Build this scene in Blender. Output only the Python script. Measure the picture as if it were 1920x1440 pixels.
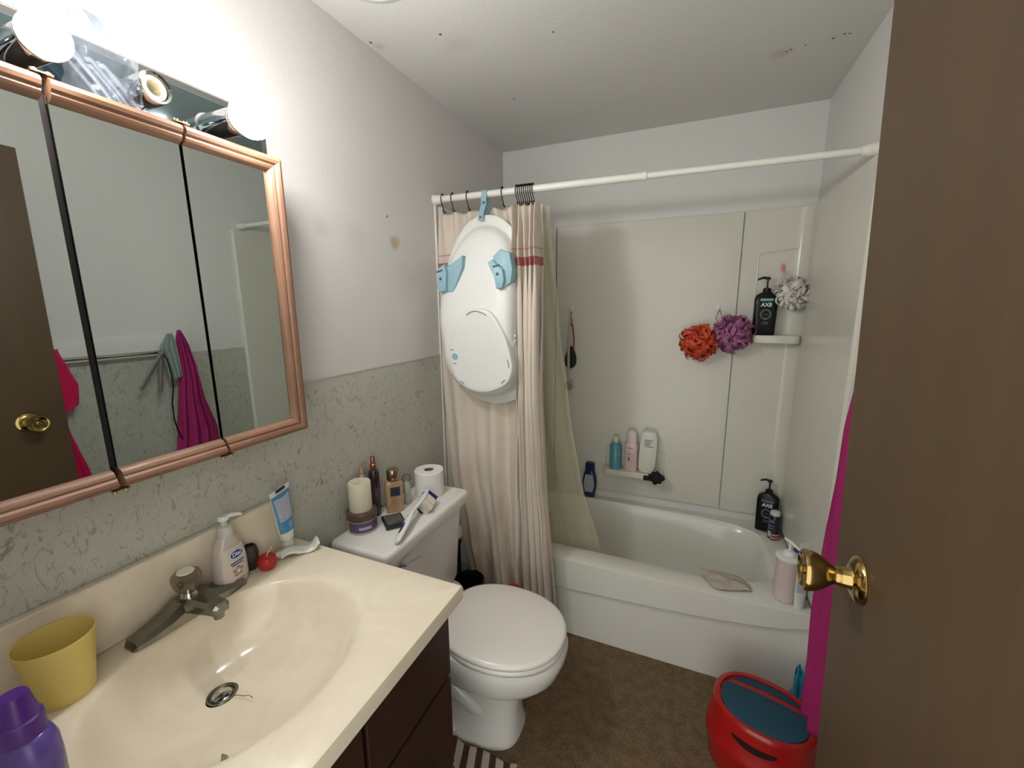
import bpy, bmesh, math, random
from math import sin, cos, pi, radians
from mathutils import Vector, Matrix, noise as mnoise
S = bpy.context.scene
for o in list(bpy.data.objects): bpy.data.objects.remove(o)
COL = S.collection

# ------------------------------------------------------------------ camera, world, exposure
CAM = Vector((1.0445, -2.3352, 1.5037))
Fv = Vector((-0.38661443, 0.90371059, -0.18394685)); Rv = Vector((0.91995223, 0.39195044, -0.00792102)); Uv = Vector((-0.06493974, 0.1722847, 0.98290427))
cd = bpy.data.cameras.new('camera'); cam = bpy.data.objects.new('camera', cd); COL.objects.link(cam)
M = Matrix((Rv, Uv, -Fv)).transposed().to_4x4(); M.translation = CAM; cam.matrix_world = M
cd.sensor_width = 36.0; cd.sensor_fit = 'HORIZONTAL'; cd.lens = 783.11 / 1920 * 36; cd.clip_start = 0.01; cd.clip_end = 50
S.camera = cam
w = bpy.data.worlds.new('world'); S.world = w; w.use_nodes = True
w.node_tree.nodes['Background'].inputs[0].default_value = (0.93, 0.95, 0.90, 1)
w.node_tree.nodes['Background'].inputs[1].default_value = 1.35      # ambient fill through the open doorway, added to lift the shade
S.view_settings.view_transform = 'Standard'; S.view_settings.look = 'None'
S.view_settings.exposure = 0.86; S.view_settings.gamma = 1.0
try: S.view_settings.use_curve_mapping = False
except Exception: pass
BULB_STRENGTH = 132.0

# ------------------------------------------------------------------ room numbers
W, H, YF = 1.524, 2.354, -2.36      # width, ceiling height, front (entrance) wall
YT, ZT = -0.69, 0.390               # tub front face and rim height
ZV, DV, YV = 0.841, 0.576, -1.5533  # vanity top height, depth, far end
ZW = 1.285                          # wainscot top
ZK = 0.760                          # toilet tank lid top

# ------------------------------------------------------------------ materials
def lin(c):
    return tuple(((v/255)/12.92 if v/255 <= .04045 else ((v/255+.055)/1.055)**2.4) for v in c) + (1,)
_m = {}
def mat(name, rgb, rough=.5, metal=0, spec=.5, trans=0, alpha=1, coat=0, sss=0, bump=None, var=None, ior=1.45):
    if name in _m: return _m[name]
    m = bpy.data.materials.new(name); m.use_nodes = True; nt = m.node_tree; b = nt.nodes['Principled BSDF']
    b.inputs['Base Color'].default_value = lin(rgb); b.inputs['Roughness'].default_value = rough
    b.inputs['Metallic'].default_value = metal; b.inputs['Specular IOR Level'].default_value = spec
    b.inputs['Transmission Weight'].default_value = trans; b.inputs['Alpha'].default_value = alpha
    b.inputs['Coat Weight'].default_value = coat; b.inputs['IOR'].default_value = ior
    if sss:
        b.inputs['Subsurface Weight'].default_value = sss; b.inputs['Subsurface Radius'].default_value = (.01, .007, .005); b.inputs['Subsurface Scale'].default_value = 1
    tc = nt.nodes.new('ShaderNodeTexCoord')
    n = nt.nodes.new('ShaderNodeTexNoise'); nt.links.new(tc.outputs['Object'], n.inputs['Vector'])
    v = var or (14, .04)
    n.inputs['Scale'].default_value = v[0]; n.inputs['Detail'].default_value = 5
    r = nt.nodes.new('ShaderNodeMix'); r.data_type = 'RGBA'
    c = lin(rgb); k = v[1]
    r.inputs[6].default_value = tuple(x*(1-k*2) for x in c[:3])+(1,); r.inputs[7].default_value = tuple(min(1, x*(1+k)) for x in c[:3])+(1,)
    nt.links.new(n.outputs['Fac'], r.inputs[0]); nt.links.new(r.outputs[2], b.inputs['Base Color'])
    if bump:
        n2 = nt.nodes.new('ShaderNodeTexNoise'); n2.inputs['Scale'].default_value = bump[0]; n2.inputs['Detail'].default_value = 4
        nt.links.new(tc.outputs['Object'], n2.inputs['Vector'])
        bp = nt.nodes.new('ShaderNodeBump'); bp.inputs['Strength'].default_value = bump[1]; bp.inputs['Distance'].default_value = bump[2]
        nt.links.new(n2.outputs['Fac'], bp.inputs['Height']); nt.links.new(bp.outputs['Normal'], b.inputs['Normal'])
    _m[name] = m; return m

class NT:   # small node helper
    def __init__(s, m): s.t = m.node_tree; s.b = s.t.nodes['Principled BSDF']
    def n(s, kind, **kw):
        x = s.t.nodes.new('ShaderNode'+kind)
        for k, v in kw.items(): setattr(x, k, v)
        return x
    def l(s, a, b): s.t.links.new(a, b)
    def math(s, op, a, b=None, clamp=False):
        x = s.n('Math', operation=op); x.use_clamp = clamp
        for i, q in enumerate((a, b)):
            if q is None: continue
            if isinstance(q, (int, float)): x.inputs[i].default_value = q
            else: s.l(q, x.inputs[i])
        return x.outputs[0]
    def mix(s, f, a, b):
        x = s.n('Mix', data_type='RGBA')
        for i, q in ((0, f), (6, a), (7, b)):
            if isinstance(q, tuple): x.inputs[i].default_value = q
            elif isinstance(q, (int, float)): x.inputs[i].default_value = q
            else: s.l(q, x.inputs[i])
        return x.outputs[2]
    def obj(s, scale=(1, 1, 1), rot=(0, 0, 0)):
        tc = s.n('TexCoord'); mp = s.n('Mapping'); mp.inputs['Scale'].default_value = scale; mp.inputs['Rotation'].default_value = rot
        s.l(tc.outputs['Object'], mp.inputs[0]); return mp.outputs[0]
    def noise(s, vec, scale, detail=3, rough=.5, dist=0):
        x = s.n('TexNoise'); x.inputs['Scale'].default_value = scale; x.inputs['Detail'].default_value = detail
        x.inputs['Roughness'].default_value = rough; x.inputs['Distortion'].default_value = dist; s.l(vec, x.inputs['Vector']); return x.outputs['Fac']
    def smooth(s, v, a, b, lo=0., hi=1.):
        x = s.n('MapRange', interpolation_type='SMOOTHSTEP'); s.l(v, x.inputs[0])
        for i, q in enumerate((a, b, lo, hi)): x.inputs[i+1].default_value = q
        return x.outputs[0]
    def sep(s, vec):
        x = s.n('SeparateXYZ'); s.l(vec, x.inputs[0]); return x.outputs
    def bump(s, h, strength, dist):
        x = s.n('Bump'); x.inputs['Strength'].default_value = strength; x.inputs['Distance'].default_value = dist
        s.l(h, x.inputs['Height']); s.l(x.outputs[0], s.b.inputs['Normal'])

def new_mat(name, rough=.5, spec=.5, metal=0):
    m = bpy.data.materials.new(name); m.use_nodes = True; b = m.node_tree.nodes['Principled BSDF']
    b.inputs['Roughness'].default_value = rough; b.inputs['Specular IOR Level'].default_value = spec; b.inputs['Metallic'].default_value = metal
    return m, NT(m)

def painted(name, rgb, spots=(), stain=lin((176, 150, 100)), bumpy=.25):
    """rolled wall paint with orange peel and a few stains and marks of a given place, radius, strength, colour"""
    m, k = new_mat(name, .55, .35); v = k.obj()
    col = k.mix(k.noise(v, 2.2, 4), tuple(x*.94 for x in lin(rgb)[:3])+(1,), lin(rgb))
    for (x, y, z, r, st, c) in spots:
        d = k.n('VectorMath', operation='DISTANCE'); k.l(v, d.inputs[0]); d.inputs[1].default_value = (x, y, z)
        wob = k.math('MULTIPLY', k.noise(v, 3.0/r*.3, 3), r*.9)
        dd = k.math('ADD', d.outputs['Value'], wob)
        f = k.math('MULTIPLY', k.smooth(dd, r*.55, r*1.35, 1, 0), st)
        col = k.mix(f, col, c or stain)
    k.l(col, k.b.inputs['Base Color']); k.bump(k.noise(v, 140, 2), bumpy, .002)
    return m

def wood(name, c1, c2, axis='z', scale=1., rough=.45, coat=0.):
    m, k = new_mat(name, rough); sc = {'z': (9, 9, .7), 'y': (9, .7, 9), 'x': (.7, 9, 9)}[axis]
    v = k.obj(tuple(q*scale for q in sc))
    n1 = k.noise(v, 3, 6, .6, .6); n2 = k.noise(v, 22, 4, .7)
    f = k.math('ADD', k.math('MULTIPLY', n1, .7), k.math('MULTIPLY', n2, .3))
    k.l(k.mix(k.smooth(f, .35, .68), lin(c1), lin(c2)), k.b.inputs['Base Color'])
    k.b.inputs['Coat Weight'].default_value = coat; k.bump(n2, .12, .001)
    return m

DOT = lin((40, 42, 30))
M_left = painted('wall_paint_left', (214, 210, 207), [(0, -1.00, 1.74, .042, .75, None), (0, -1.20, 1.735, .09, .10, None), (0, -1.34, 1.74, .05, .22, lin((196, 160, 130))),
        (0, -1.036, 1.826, .008, 1.0, lin((60, 50, 45))), (0, -.95, 1.60, .12, .12, None)])
M_white = painted('wall_paint', (221, 219, 215))
M_ceil = painted('ceiling_paint', (213, 211, 206), [(x, y, H, r, s_, c) for x, y, r, s_, c in (
        (1.284, -.473, .008, 1, DOT), (1.294, -.482, .008, 1, DOT), (1.334, -.490, .007, 1, DOT), (1.410, -.497, .009, 1, DOT), (1.435, -.510, .009, 1, DOT), (1.450, -.506, .006, 1, DOT),
        (.249, -1.032, .010, 1, DOT), (.018, -1.089, .009, 1, DOT), (.581, -.899, .007, 1, DOT), (.03, -1.06, .03, .4, None), (.27, -.97, .10, .16, None), (1.27, -.47, .05, .35, None), (.30, -.55, .008, 1, DOT))])

def wain():
    m, k = new_mat('wainscot_board', .42, .45)
    v = k.obj((1, 1.25, .5), (radians(18), 0, 0)); v0 = k.obj()
    base = k.mix(k.noise(v0, 7, 5, .6), lin((176, 176, 164)), lin((194, 193, 182)))
    for sc, wd, th, dark in ((13, .016, .50, (128, 122, 104)), (26, .022, .50, (142, 137, 122)), (19, .013, .53, (106, 100, 84)), (34, .020, .52, (134, 128, 112))):
        n = k.noise(v, sc, 1.5, .5, 1.1); line = k.smooth(k.math('ABSOLUTE', k.math('SUBTRACT', n, .5)), 0, wd, 1, 0)
        mask = k.smooth(k.noise(v0, sc*2.6+6, 1), th, th+.06)
        base = k.mix(k.math('MULTIPLY', k.math('MULTIPLY', line, mask), .62), base, lin(dark))
    k.l(base, k.b.inputs['Base Color']); k.bump(k.noise(v0, 60, 3), .12, .002)
    return m
M_wain = wain()

def carpet():
    m, k = new_mat('carpet_pile', .95, .1); v = k.obj()
    f = k.noise(v, 26, 6, .75); g = k.noise(v, 220, 2, .7)
    c = k.mix(k.smooth(f, .35, .65), lin((118, 98, 75)), lin((141, 119, 93)))
    c = k.mix(k.smooth(g, .4, .65, 0, .75), c, lin((84, 67, 49)))
    k.l(c, k.b.inputs['Base Color']); k.bump(g, .9, .006)
    return m
M_carpet = carpet()
M_acrylic = mat('white_acrylic', (222, 220, 210), .16, spec=.55, bump=(5, .10, .01), var=(3, .02))
M_surr = mat('surround_plastic', (212, 209, 197), .22, spec=.5, bump=(4, .16, .012), var=(3, .025))
M_porc = mat('porcelain', (230, 227, 221), .10, spec=.6, var=(6, .015))
M_seat = mat('seat_plastic', (232, 226, 218), .22, spec=.5, var=(6, .015))
M_white_pl = mat('white_plastic', (226, 226, 222), .35, var=(8, .02))
M_rod = mat('white_enamel_rod', (226, 224, 215), .3, var=(10, .03))
M_babywhite = mat('baby_tub_plastic', (222, 222, 217), .38, spec=.4, var=(5, .015))
M_babyblue = mat('light_blue_plastic', (146, 180, 192), .45, var=(8, .03))
M_chrome = mat('chrome', (205, 205, 205), .08, 1, var=(20, .03))
M_dullchrome = mat('spotted_chrome', (140, 138, 128), .25, 1, var=(40, .25), bump=(90, .2, .001))
M_mirror = mat('mirror_glass', (212, 220, 216), .012, 1, var=(2, .0))
M_black = mat('black_plastic', (10, 10, 11), .4, spec=.35, var=(8, .1))
M_blackmetal = mat('black_metal', (22, 20, 22), .35, .6, var=(8, .1))
M_brass = mat('polished_brass', (172, 146, 92), .14, 1, var=(30, .06))
M_marble = None
def marble():
    m, k = new_mat('cultured_marble', .16, .5); v = k.obj()
    c = k.mix(k.smooth(k.noise(v, 6, 6, .6, 1.2), .35, .7), lin((220, 207, 184)), lin((228, 217, 196)))
    k.l(c, k.b.inputs['Base Color']); return m
M_marble = marble()
M_darkwood = wood('dark_stained_wood', (40, 22, 14), (58, 33, 21), 'z', .9, .4)
M_door = wood('brown_door_veneer', (70, 52, 32), (76, 57, 35), 'z', .8, .5)
M_oak_z = wood('oak_frame_upright', (106, 74, 54), (140, 102, 77), 'z', 2.2, .5, .05)
M_oak_y = wood('oak_frame_level', (106, 74, 54), (140, 102, 77), 'y', 2.2, .5, .05)
def emit():
    m = bpy.data.materials.new('glowing_bulb_glass'); m.use_nodes = True; b = m.node_tree.nodes['Principled BSDF']
    b.inputs['Base Color'].default_value = (1, 1, 1, 1); b.inputs['Emission Color'].default_value = (1.0, .992, .985, 1); b.inputs['Emission Strength'].default_value = BULB_STRENGTH
    return m
M_bulb = emit()
def clear(name, rgb, mixf, rough=.15, body=None, edge=.6):
    m = bpy.data.materials.new(name); m.use_nodes = True; nt = m.node_tree; b = nt.nodes['Principled BSDF']
    b.inputs['Base Color'].default_value = lin(body or rgb); b.inputs['Roughness'].default_value = rough
    t = nt.nodes.new('ShaderNodeBsdfTransparent'); t.inputs[0].default_value = lin(rgb); x = nt.nodes.new('ShaderNodeMixShader'); out = nt.nodes['Material Output']
    lw = nt.nodes.new('ShaderNodeLayerWeight'); lw.inputs[0].default_value = .35
    mr = nt.nodes.new('ShaderNodeMapRange'); mr.inputs[3].default_value = mixf; mr.inputs[4].default_value = min(1, mixf+edge)
    nt.links.new(lw.outputs['Facing'], mr.inputs[0]); nt.links.new(mr.outputs[0], x.inputs[0])
    nt.links.new(t.outputs[0], x.inputs[1]); nt.links.new(b.outputs[0], x.inputs[2]); nt.links.new(x.outputs[0], out.inputs[0])
    return m
M_bag = clear('clear_film', (248, 250, 252), .07, .10, (150, 156, 162), .45)
M_clear = clear('clear_plastic', (246, 248, 252), .25, .05, (176, 180, 188), .6)
M_liner = clear('yellowed_vinyl', (250, 247, 236), .26, .35, (222, 212, 182), .3)
M_acry = clear('clear_acrylic', (226, 218, 205), .10, .04, (150, 140, 128), .6)

def fabric_curtain():
    m, k = new_mat('curtain_cloth', .9, .15); v = k.obj(); p = k.sep(v)
    base = k.mix(k.noise(v, 5, 5, .6), lin((200, 187, 172)), lin((216, 204, 190)))
    # yellowish water stains, mostly in the lower half
    st = k.math('MULTIPLY', k.smooth(k.noise(k.obj((6, 6, 1.6)), 1.2, 4, .6, .5), .46, .68), k.smooth(p[2], .2, 1.0, .75, .0))
    base = k.mix(st, base, lin((150, 128, 94)))
    red = k.math('MULTIPLY', k.math('GREATER_THAN', p[2], 1.655), k.math('LESS_THAN', p[2], 1.688))
    base = k.mix(k.math('MULTIPLY', red, .9), base, lin((168, 78, 76)))
    ln = k.math('MULTIPLY', k.math('GREATER_THAN', p[2], 1.716), k.math('LESS_THAN', p[2], 1.722))
    base = k.mix(k.math('MULTIPLY', ln, .7), base, lin((188, 120, 112)))
    k.l(base, k.b.inputs['Base Color']); k.bump(k.noise(k.obj(), 400, 2), .2, .001)
    k.b.inputs['Sheen Weight'].default_value = .2
    return m
M_curtain = fabric_curtain()

# ------------------------------------------------------------------ mesh helpers
class B:
    """collects shapes into one mesh"""
    def __init__(s): s.bm = bmesh.new(); s.mi = 0; s.mats = []
    def use(s, m):
        if m not in s.mats: s.mats.append(m)
        s.mi = s.mats.index(m); return s
    def _f(s, vs):
        try: f = s.bm.faces.new(vs); f.material_index = s.mi; f.smooth = True; return f
        except ValueError: return None
    def loft(s, rings, cap0=True, cap1=True, closed=True):
        R = [[s.bm.verts.new(p) for p in r] for r in rings]; n = len(R[0])
        for a, b in zip(R, R[1:]):
            for i in range(n if closed else n-1):
                j = (i+1) % n; s._f((a[i], a[j], b[j], b[i]))
        if cap0: s._f(R[0][::-1])
        if cap1: s._f(R[-1])
        return s
    def box(s, c, size, r=0, seg=2, rot=None):
        s.hasbox = True
        bm = bmesh.new(); bmesh.ops.create_cube(bm, size=1)
        bmesh.ops.scale(bm, vec=size, verts=bm.verts)
        if r > 0: bmesh.ops.bevel(bm, geom=bm.edges[:], offset=r, segments=seg, profile=.5, affect='EDGES')
        if rot is not None: bmesh.ops.rotate(bm, verts=bm.verts, matrix=rot)
        bmesh.ops.translate(bm, verts=bm.verts, vec=c)
        s._merge(bm); return s
    def _merge(s, bm):
        mp = {}
        for v in bm.verts: mp[v] = s.bm.verts.new(v.co)
        for f in bm.faces: s._f([mp[v] for v in f.verts])
        bm.free()
    def lathe(s, prof, c=(0, 0, 0), seg=40, axis='z', cap0=True, cap1=True):
        rings = []
        for r, h in prof:
            ring = []
            for i in range(seg):
                a = 2*pi*i/seg; p = (r*cos(a), r*sin(a), h)
                if axis == 'x': p = (h, r*cos(a), r*sin(a))
                if axis == 'y': p = (r*sin(a), h, r*cos(a))
                ring.append((p[0]+c[0], p[1]+c[1], p[2]+c[2]))
            rings.append(ring)
        return s.loft(rings, cap0, cap1)
    def tube(s, pts, r, seg=12, cap=True, closed=False, flat=1.):
        pts = [Vector(p) for p in pts]; n = len(pts); rings = []; up = None
        for i, p in enumerate(pts):
            a = pts[(i-1) % n] if (i or closed) else p; b = pts[(i+1) % n] if (i < n-1 or closed) else p
            t = (b-a).normalized()
            if up is None:
                up = t.orthogonal().normalized()
            up = (up - t*up.dot(t)).normalized(); sd = t.cross(up)
            rr = r[i] if isinstance(r, (list, tuple)) else r
            rings.append([p + up*rr*cos(2*pi*k/seg) + sd*rr*flat*sin(2*pi*k/seg) for k in range(seg)])
        if closed: rings.append(rings[0])
        return s.loft(rings, cap and not closed, cap and not closed)
    def sphere(s, c, r, seg=24, sc=(1, 1, 1)):
        prof = [(r*sin(pi*i/(seg//2)), -r*cos(pi*i/(seg//2))) for i in range(seg//2+1)]
        prof[0] = (1e-5, -r); prof[-1] = (1e-5, r)
        rings = [[(c[0]+q*cos(2*pi*k/seg)*sc[0], c[1]+q*sin(2*pi*k/seg)*sc[1], c[2]+h*sc[2]) for k in range(seg)] for q, h in prof]
        return s.loft(rings)
    def poly(s, pts, axis, a, b, r=0):
        """outline (2d) extruded along an axis from a to b"""
        def P(p, h): return {'x': (h, p[0], p[1]), 'y': (p[0], h, p[1]), 'z': (p[0], p[1], h)}[axis]
        if r:
            cx = sum(p[0] for p in pts)/len(pts); cy = sum(p[1] for p in pts)/len(pts)
            def inset(p, d):
                L = math.hypot(p[0]-cx, p[1]-cy) or 1; return (p[0]-(p[0]-cx)/L*d, p[1]-(p[1]-cy)/L*d)
            sg = 1 if b > a else -1
            rings = [[P(inset(p, r), a) for p in pts], [P(inset(p, r*.3), a+sg*r*.3) for p in pts], [P(p, a+sg*r) for p in pts], [P(p, b-sg*r) for p in pts], [P(inset(p, r*.3), b-sg*r*.3) for p in pts], [P(inset(p, r), b) for p in pts]]
        else: rings = [[P(p, a) for p in pts], [P(p, b) for p in pts]]
        return s.loft(rings)
    def sheet(s, fn, nu, nv, closed_u=False):
        g = [[s.bm.verts.new(fn(i/nu, j/nv)) for i in range(nu+1)] for j in range(nv+1)]
        for j in range(nv):
            for i in range(nu): s._f((g[j][i], g[j][i+1], g[j+1][i+1], g[j+1][i]))
        return s
    def xf(s, m):
        bmesh.ops.transform(s.bm, matrix=m, verts=s.bm.verts); return s
    def out(s, name, m=None, parent=None, sharp=35, kind=None, solid=0, loc=None, rot=None, wn=False):
        bmesh.ops.recalc_face_normals(s.bm, faces=s.bm.faces)
        me = bpy.data.meshes.new(name); s.bm.to_mesh(me); s.bm.free()
        for q in (s.mats or [m]): me.materials.append(q)
        me.set_sharp_from_angle(angle=radians(sharp)); wn = wn or getattr(s, 'hasbox', False)
        o = bpy.data.objects.new(name, me); COL.objects.link(o)
        if parent: o.parent = parent
        if kind: o['kind'] = kind
        if wn:
            md = o.modifiers.new('normals', 'WEIGHTED_NORMAL'); md.keep_sharp = True; md.weight = 90
        if solid:
            md = o.modifiers.new('thickness', 'SOLIDIFY'); md.thickness = solid; md.offset = 0
        if loc: o.location = loc
        if rot: o.rotation_euler = rot
        return o

def thing(name, label, cat, loc=(0, 0, 0), rz=0, group=None, rot=None):
    o = bpy.data.objects.new(name, None); COL.objects.link(o); o.empty_display_size = .05
    o.location = loc; o.rotation_euler = rot or (0, 0, rz); o['label'] = label; o['category'] = cat
    if group: o['group'] = group
    return o
def tag(o, label, cat, group=None, loc=None, rot=None):
    o['label'] = label; o['category'] = cat
    if group: o['group'] = group
    if loc: o.location = loc
    if rot: o.rotation_euler = rot
    return o
def se(cx, cy, a, b, z, n=2., N=40, rot=0):
    """super-ellipse ring"""
    r = []
    for i in range(N):
        t = 2*pi*i/N; c, q = cos(t), sin(t)
        x = a*math.copysign(abs(c)**(2/n), c); y = b*math.copysign(abs(q)**(2/n), q)
        r.append((cx+x*cos(rot)-y*sin(rot), cy+x*sin(rot)+y*cos(rot), z))
    return r
def bottle(prof, N=40, n=2.):
    """prof: (z, a, b[, n]) -> rings"""
    return [se(0, 0, p[1], p[2], p[0], p[3] if len(p) > 3 else n, N) for p in prof]
def wrap(bt, prof, a0, a1, off=.0008, n=2., K=16):
    """label patch on a super-ellipse body between angles (degrees)"""
    rows = []
    for p in prof:
        nn = p[3] if len(p) > 3 else n; row = []
        for i in range(K+1):
            t = radians(a0+(a1-a0)*i/K); c, q = cos(t), sin(t)
            row.append(((p[1]+off)*math.copysign(abs(c)**(2/nn), c), (p[2]+off)*math.copysign(abs(q)**(2/nn), q), p[0]))
        rows.append(row)
    return bt.loft(rows, False, False, closed=False)
def lettering(parent, text, size, loc, rot, m, name='lettering', extrude=.0003, bold=0.):
    c = bpy.data.curves.new(name, 'FONT'); c.body = text; c.size = size; c.extrude = extrude; c.align_x = 'CENTER'; c.align_y = 'CENTER'; c.offset = bold
    t = bpy.data.objects.new(name, c); COL.objects.link(t)
    dg = bpy.context.evaluated_depsgraph_get(); me = bpy.data.meshes.new_from_object(t.evaluated_get(dg))
    bpy.data.objects.remove(t); me.materials.clear(); me.materials.append(m)
    o = bpy.data.objects.new(name, me); COL.objects.link(o); o.parent = parent; o.location = loc; o.rotation_euler = rot
    return o
def rr(cx, cy, a, b, z, r, k=6):
    """rounded rectangle ring"""
    out = []
    for sx, sy, a0 in ((1, 1, 0), (-1, 1, 90), (-1, -1, 180), (1, -1, 270)):
        for i in range(k+1):
            t = radians(a0+90*i/k); out.append((cx+sx*(a-r)+r*cos(t), cy+sy*(b-r)+r*sin(t), z))
    return out
def smoothstep(a, b, x):
    t = max(0, min(1, (x-a)/(b-a))); return t*t*(3-2*t)
def interp(tab, x):
    if x <= tab[0][0]: return tab[0][1]
    for (a, va), (b, vb) in zip(tab, tab[1:]):
        if x <= b: return va+(vb-va)*(x-a)/(b-a)
    return tab[-1][1]

# ================================================================== THE SETTING
def slab(name, x0, x1, y0, y1, z0, z1, m, parent=None, kind='structure', r=0):
    return B().box(((x0+x1)/2, (y0+y1)/2, (z0+z1)/2), (x1-x0, y1-y0, z1-z0), r).out(name, m, parent, kind=kind)
slab('floor', -.1, W+.1, YF-.1, .1, -.1, 0, M_carpet)
slab('ceiling', -.1, W+.1, YF-.1, .1, H, H+.1, M_ceil)
slab('wall_left', -.1, 0, YF-.1, .1, 0, H, M_left)
slab('wall_back', 0, W, 0, .1, 0, H, M_white)
slab('wall_right', W, W+.1, YF-.1, .1, 0, H, M_white)
b = B()   # entrance wall with the open doorway
b.box((.27, YF-.05, H/2), (.54, .1, H)).box(((1.34+W)/2, YF-.05, H/2), (W-1.34, .1, H)).box((.94, YF-.05, (2.06+H)/2), (.80, .1, H-2.06))
b.out('wall_front', M_white, kind='structure')
slab('trim_1', 0, .004, YF, -.728, 0, ZW, M_wain)                          # wainscot boards, left and right
slab('trim_2', W-.004, W, YF, -.745, 0, ZW, M_wain)
slab('trim_3', 0, .006, YF, -.728, ZW, ZW+.008, mat('cap_strip', (196, 192, 184), .5), r=.002)
slab('trim_4', W-.014, W, -1.98, -1.03, ZW+.012, ZW+.088, mat('rail_board', (226, 225, 220), .45), r=.003)
slab('trim_5', 0, .008, -.728, -.716, ZT, 1.93, M_rod, r=.003)

# the open brown door, out of plumb by about two degrees
dr = bpy.data.objects.new('door_1', None); COL.objects.link(dr); dr['kind'] = 'structure'
dr.location = (1.325, -1.55, 0)
TILT = -.0328
def dx(z): return TILT*z
b = B(); q = []
rings = []
for z in (.012, 2.03):
    rings.append([(dx(z), -.002, z), (dx(z)+.002, 0, z), (dx(z)+.033, 0, z), (dx(z)+.035, -.002, z), (dx(z)+.035, -.765, z), (dx(z), -.765, z)])
b.loft(rings); b.out('door_panel', M_door, dr, kind='structure')
ZKN = 1.115
kx = dx(ZKN)
b = B().use(M_brass)
b.lathe([(.001, .0), (.033, .0), (.0335, -.002), (.031, -.006), (.022, -.010), (.016, -.011), (.0145, -.013), (.0135, -.024), (.0125, -.030), (.0145, -.034), (.0205, -.041), (.0262, -.050), (.0290, -.060), (.0295, -.066), (.0280, -.0690), (.0255, -.0695), (.0235, -.0680), (.0215, -.0665), (.010, -.0660), (.001, -.0660)], (kx, -.10, ZKN), 48, 'x')
hd = b.out('door_handle', None, dr)
b = B(); b.lathe([(.001, -.0660), (.0065, -.0660), (.007, -.0685), (.0055, -.0695), (.001, -.0695)], (kx, -.10, ZKN), 24, 'x').box((kx-.0700, -.10, ZKN), (.002, .0016, .008), .0003).out('lock_button', M_brass, hd)
b = B(); b.lathe([(.001, .035), (.033, .035), (.031, .041), (.016, .046), (.0135, .060), (.026, .080), (.027, .092), (.022, .098), (.001, .098)], (kx, -.10, ZKN), 40, 'x').out('door_handle', M_brass, dr)
b = B(); b.box((dx(ZKN)+.0175, .0008, ZKN), (.024, .002, .056), .0006).out('latch_plate', M_brass, dr)

# ceiling vent cover
t = thing('ceiling_vent', 'round white vent cover on the ceiling at the top edge of the view', 'vent', (.222, -1.328, H))
b = B(); b.lathe([(.001, -.018), (.05, -.018), (.085, -.013), (.115, -.005), (.12, 0)], seg=48).out('vent_cover', M_white_pl, t)
b = B()
for r in (.04, .065, .09): b.tube([(r*cos(2*pi*i/40), r*sin(2*pi*i/40), -.0165+max(0, r-.05)*.14) for i in range(40)], .0018, 6, closed=True)
b.out('vent_grille', M_white_pl, t)

# ================================================================== TUB SURROUND
t = thing('tub_surround', 'glossy off-white plastic wall panels around the bathtub with moulded shelves', 'tub surround', (0, 0, 0))
ZS0, ZS1 = .44, 1.925
def panel(x0, x1, y0, y1, name='wall_panel'):
    return B().box(((x0+x1)/2, (y0+y1)/2, (ZS0+ZS1)/2), (x1-x0, y1-y0, ZS1-ZS0), .003).out(name, M_surr, t)
panel(.33, 1.238, -.016, -.001)
# right corner unit: back piece and side piece in one sweep round a curved corner
def corner(xa, xw, sgn, name):
    path = [(xa, -.020), (xw-sgn*.075, -.020)]
    for i in range(1, 9):
        a = pi/2*i/8; path.append((xw-sgn*.075+sgn*.055*sin(a), -.075+.055*cos(a)))
    ye = -.744 if sgn > 0 else -.699
    path.append((xw-sgn*.020, ye+.009)); path.append((xw-sgn*.012, ye))
    back = [(xw, ye), (xw, -.001), (xa, -.001)]
    ring = [(p[0], p[1]) for p in path+back]
    bb = B().loft([[(p[0], p[1], ZS0) for p in ring], [(p[0], p[1], ZS1-.004) for p in ring], [(p[0], p[1], ZS1) for p in ring]])
    return bb.out(name, M_surr, t, sharp=30)
corner(1.242, W, 1, 'corner_panel'); corner(.326, 0, -1, 'corner_panel')
# moulded frame line and ledge of the corner shelf
def shelf(x0, x1, z, d, th, name, ny=10):
    pts = []
    for i in range(ny+1):
        a = pi*i/ny; cx = x0+.03 if i > ny/2 else x1-.03
        pts.append((cx+.03*cos(a), -.012-(d-.03)-.03*sin(a)))
    pts = [(x1, -.012)]+pts+[(x0, -.012)]
    bb = B().poly(pts, 'z', z-th, z, .004)
    return bb.out(name, M_surr, t)
shelf(1.312, 1.50, 1.360, .095, .035, 'shelf')
shelf(.635, .955, .600, .085, .028, 'shelf')
def groove(pts, r=.0035, name='moulded_rib'):
    # smooth polyline
    return B().tube(pts, r, 8).out(name, M_surr, t)
def arc(cx, cz, r, a0, a1, y, n=6): return [(cx+r*cos(radians(a0+(a1-a0)*i/n)), y, cz+r*sin(radians(a0+(a1-a0)*i/n))) for i in range(n+1)]
groove([(1.312, -.021, 1.36)]+arc(1.332, 1.715, .020, 180, 90, -.021)+[(1.46, -.021, 1.748)]+arc(1.475, 1.775, .022, 270, 350, -.021)+[(1.497, -.021, 1.90)])
groove([(.638, -.017, .60)]+arc(.655, .70, .017, 180, 90, -.017)+[(.695, -.017, .717)])
groove([(.90, -.017, .717)]+arc(.935, .70, .017, 90, 0, -.017)+[(.952, -.017, .58)])

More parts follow.
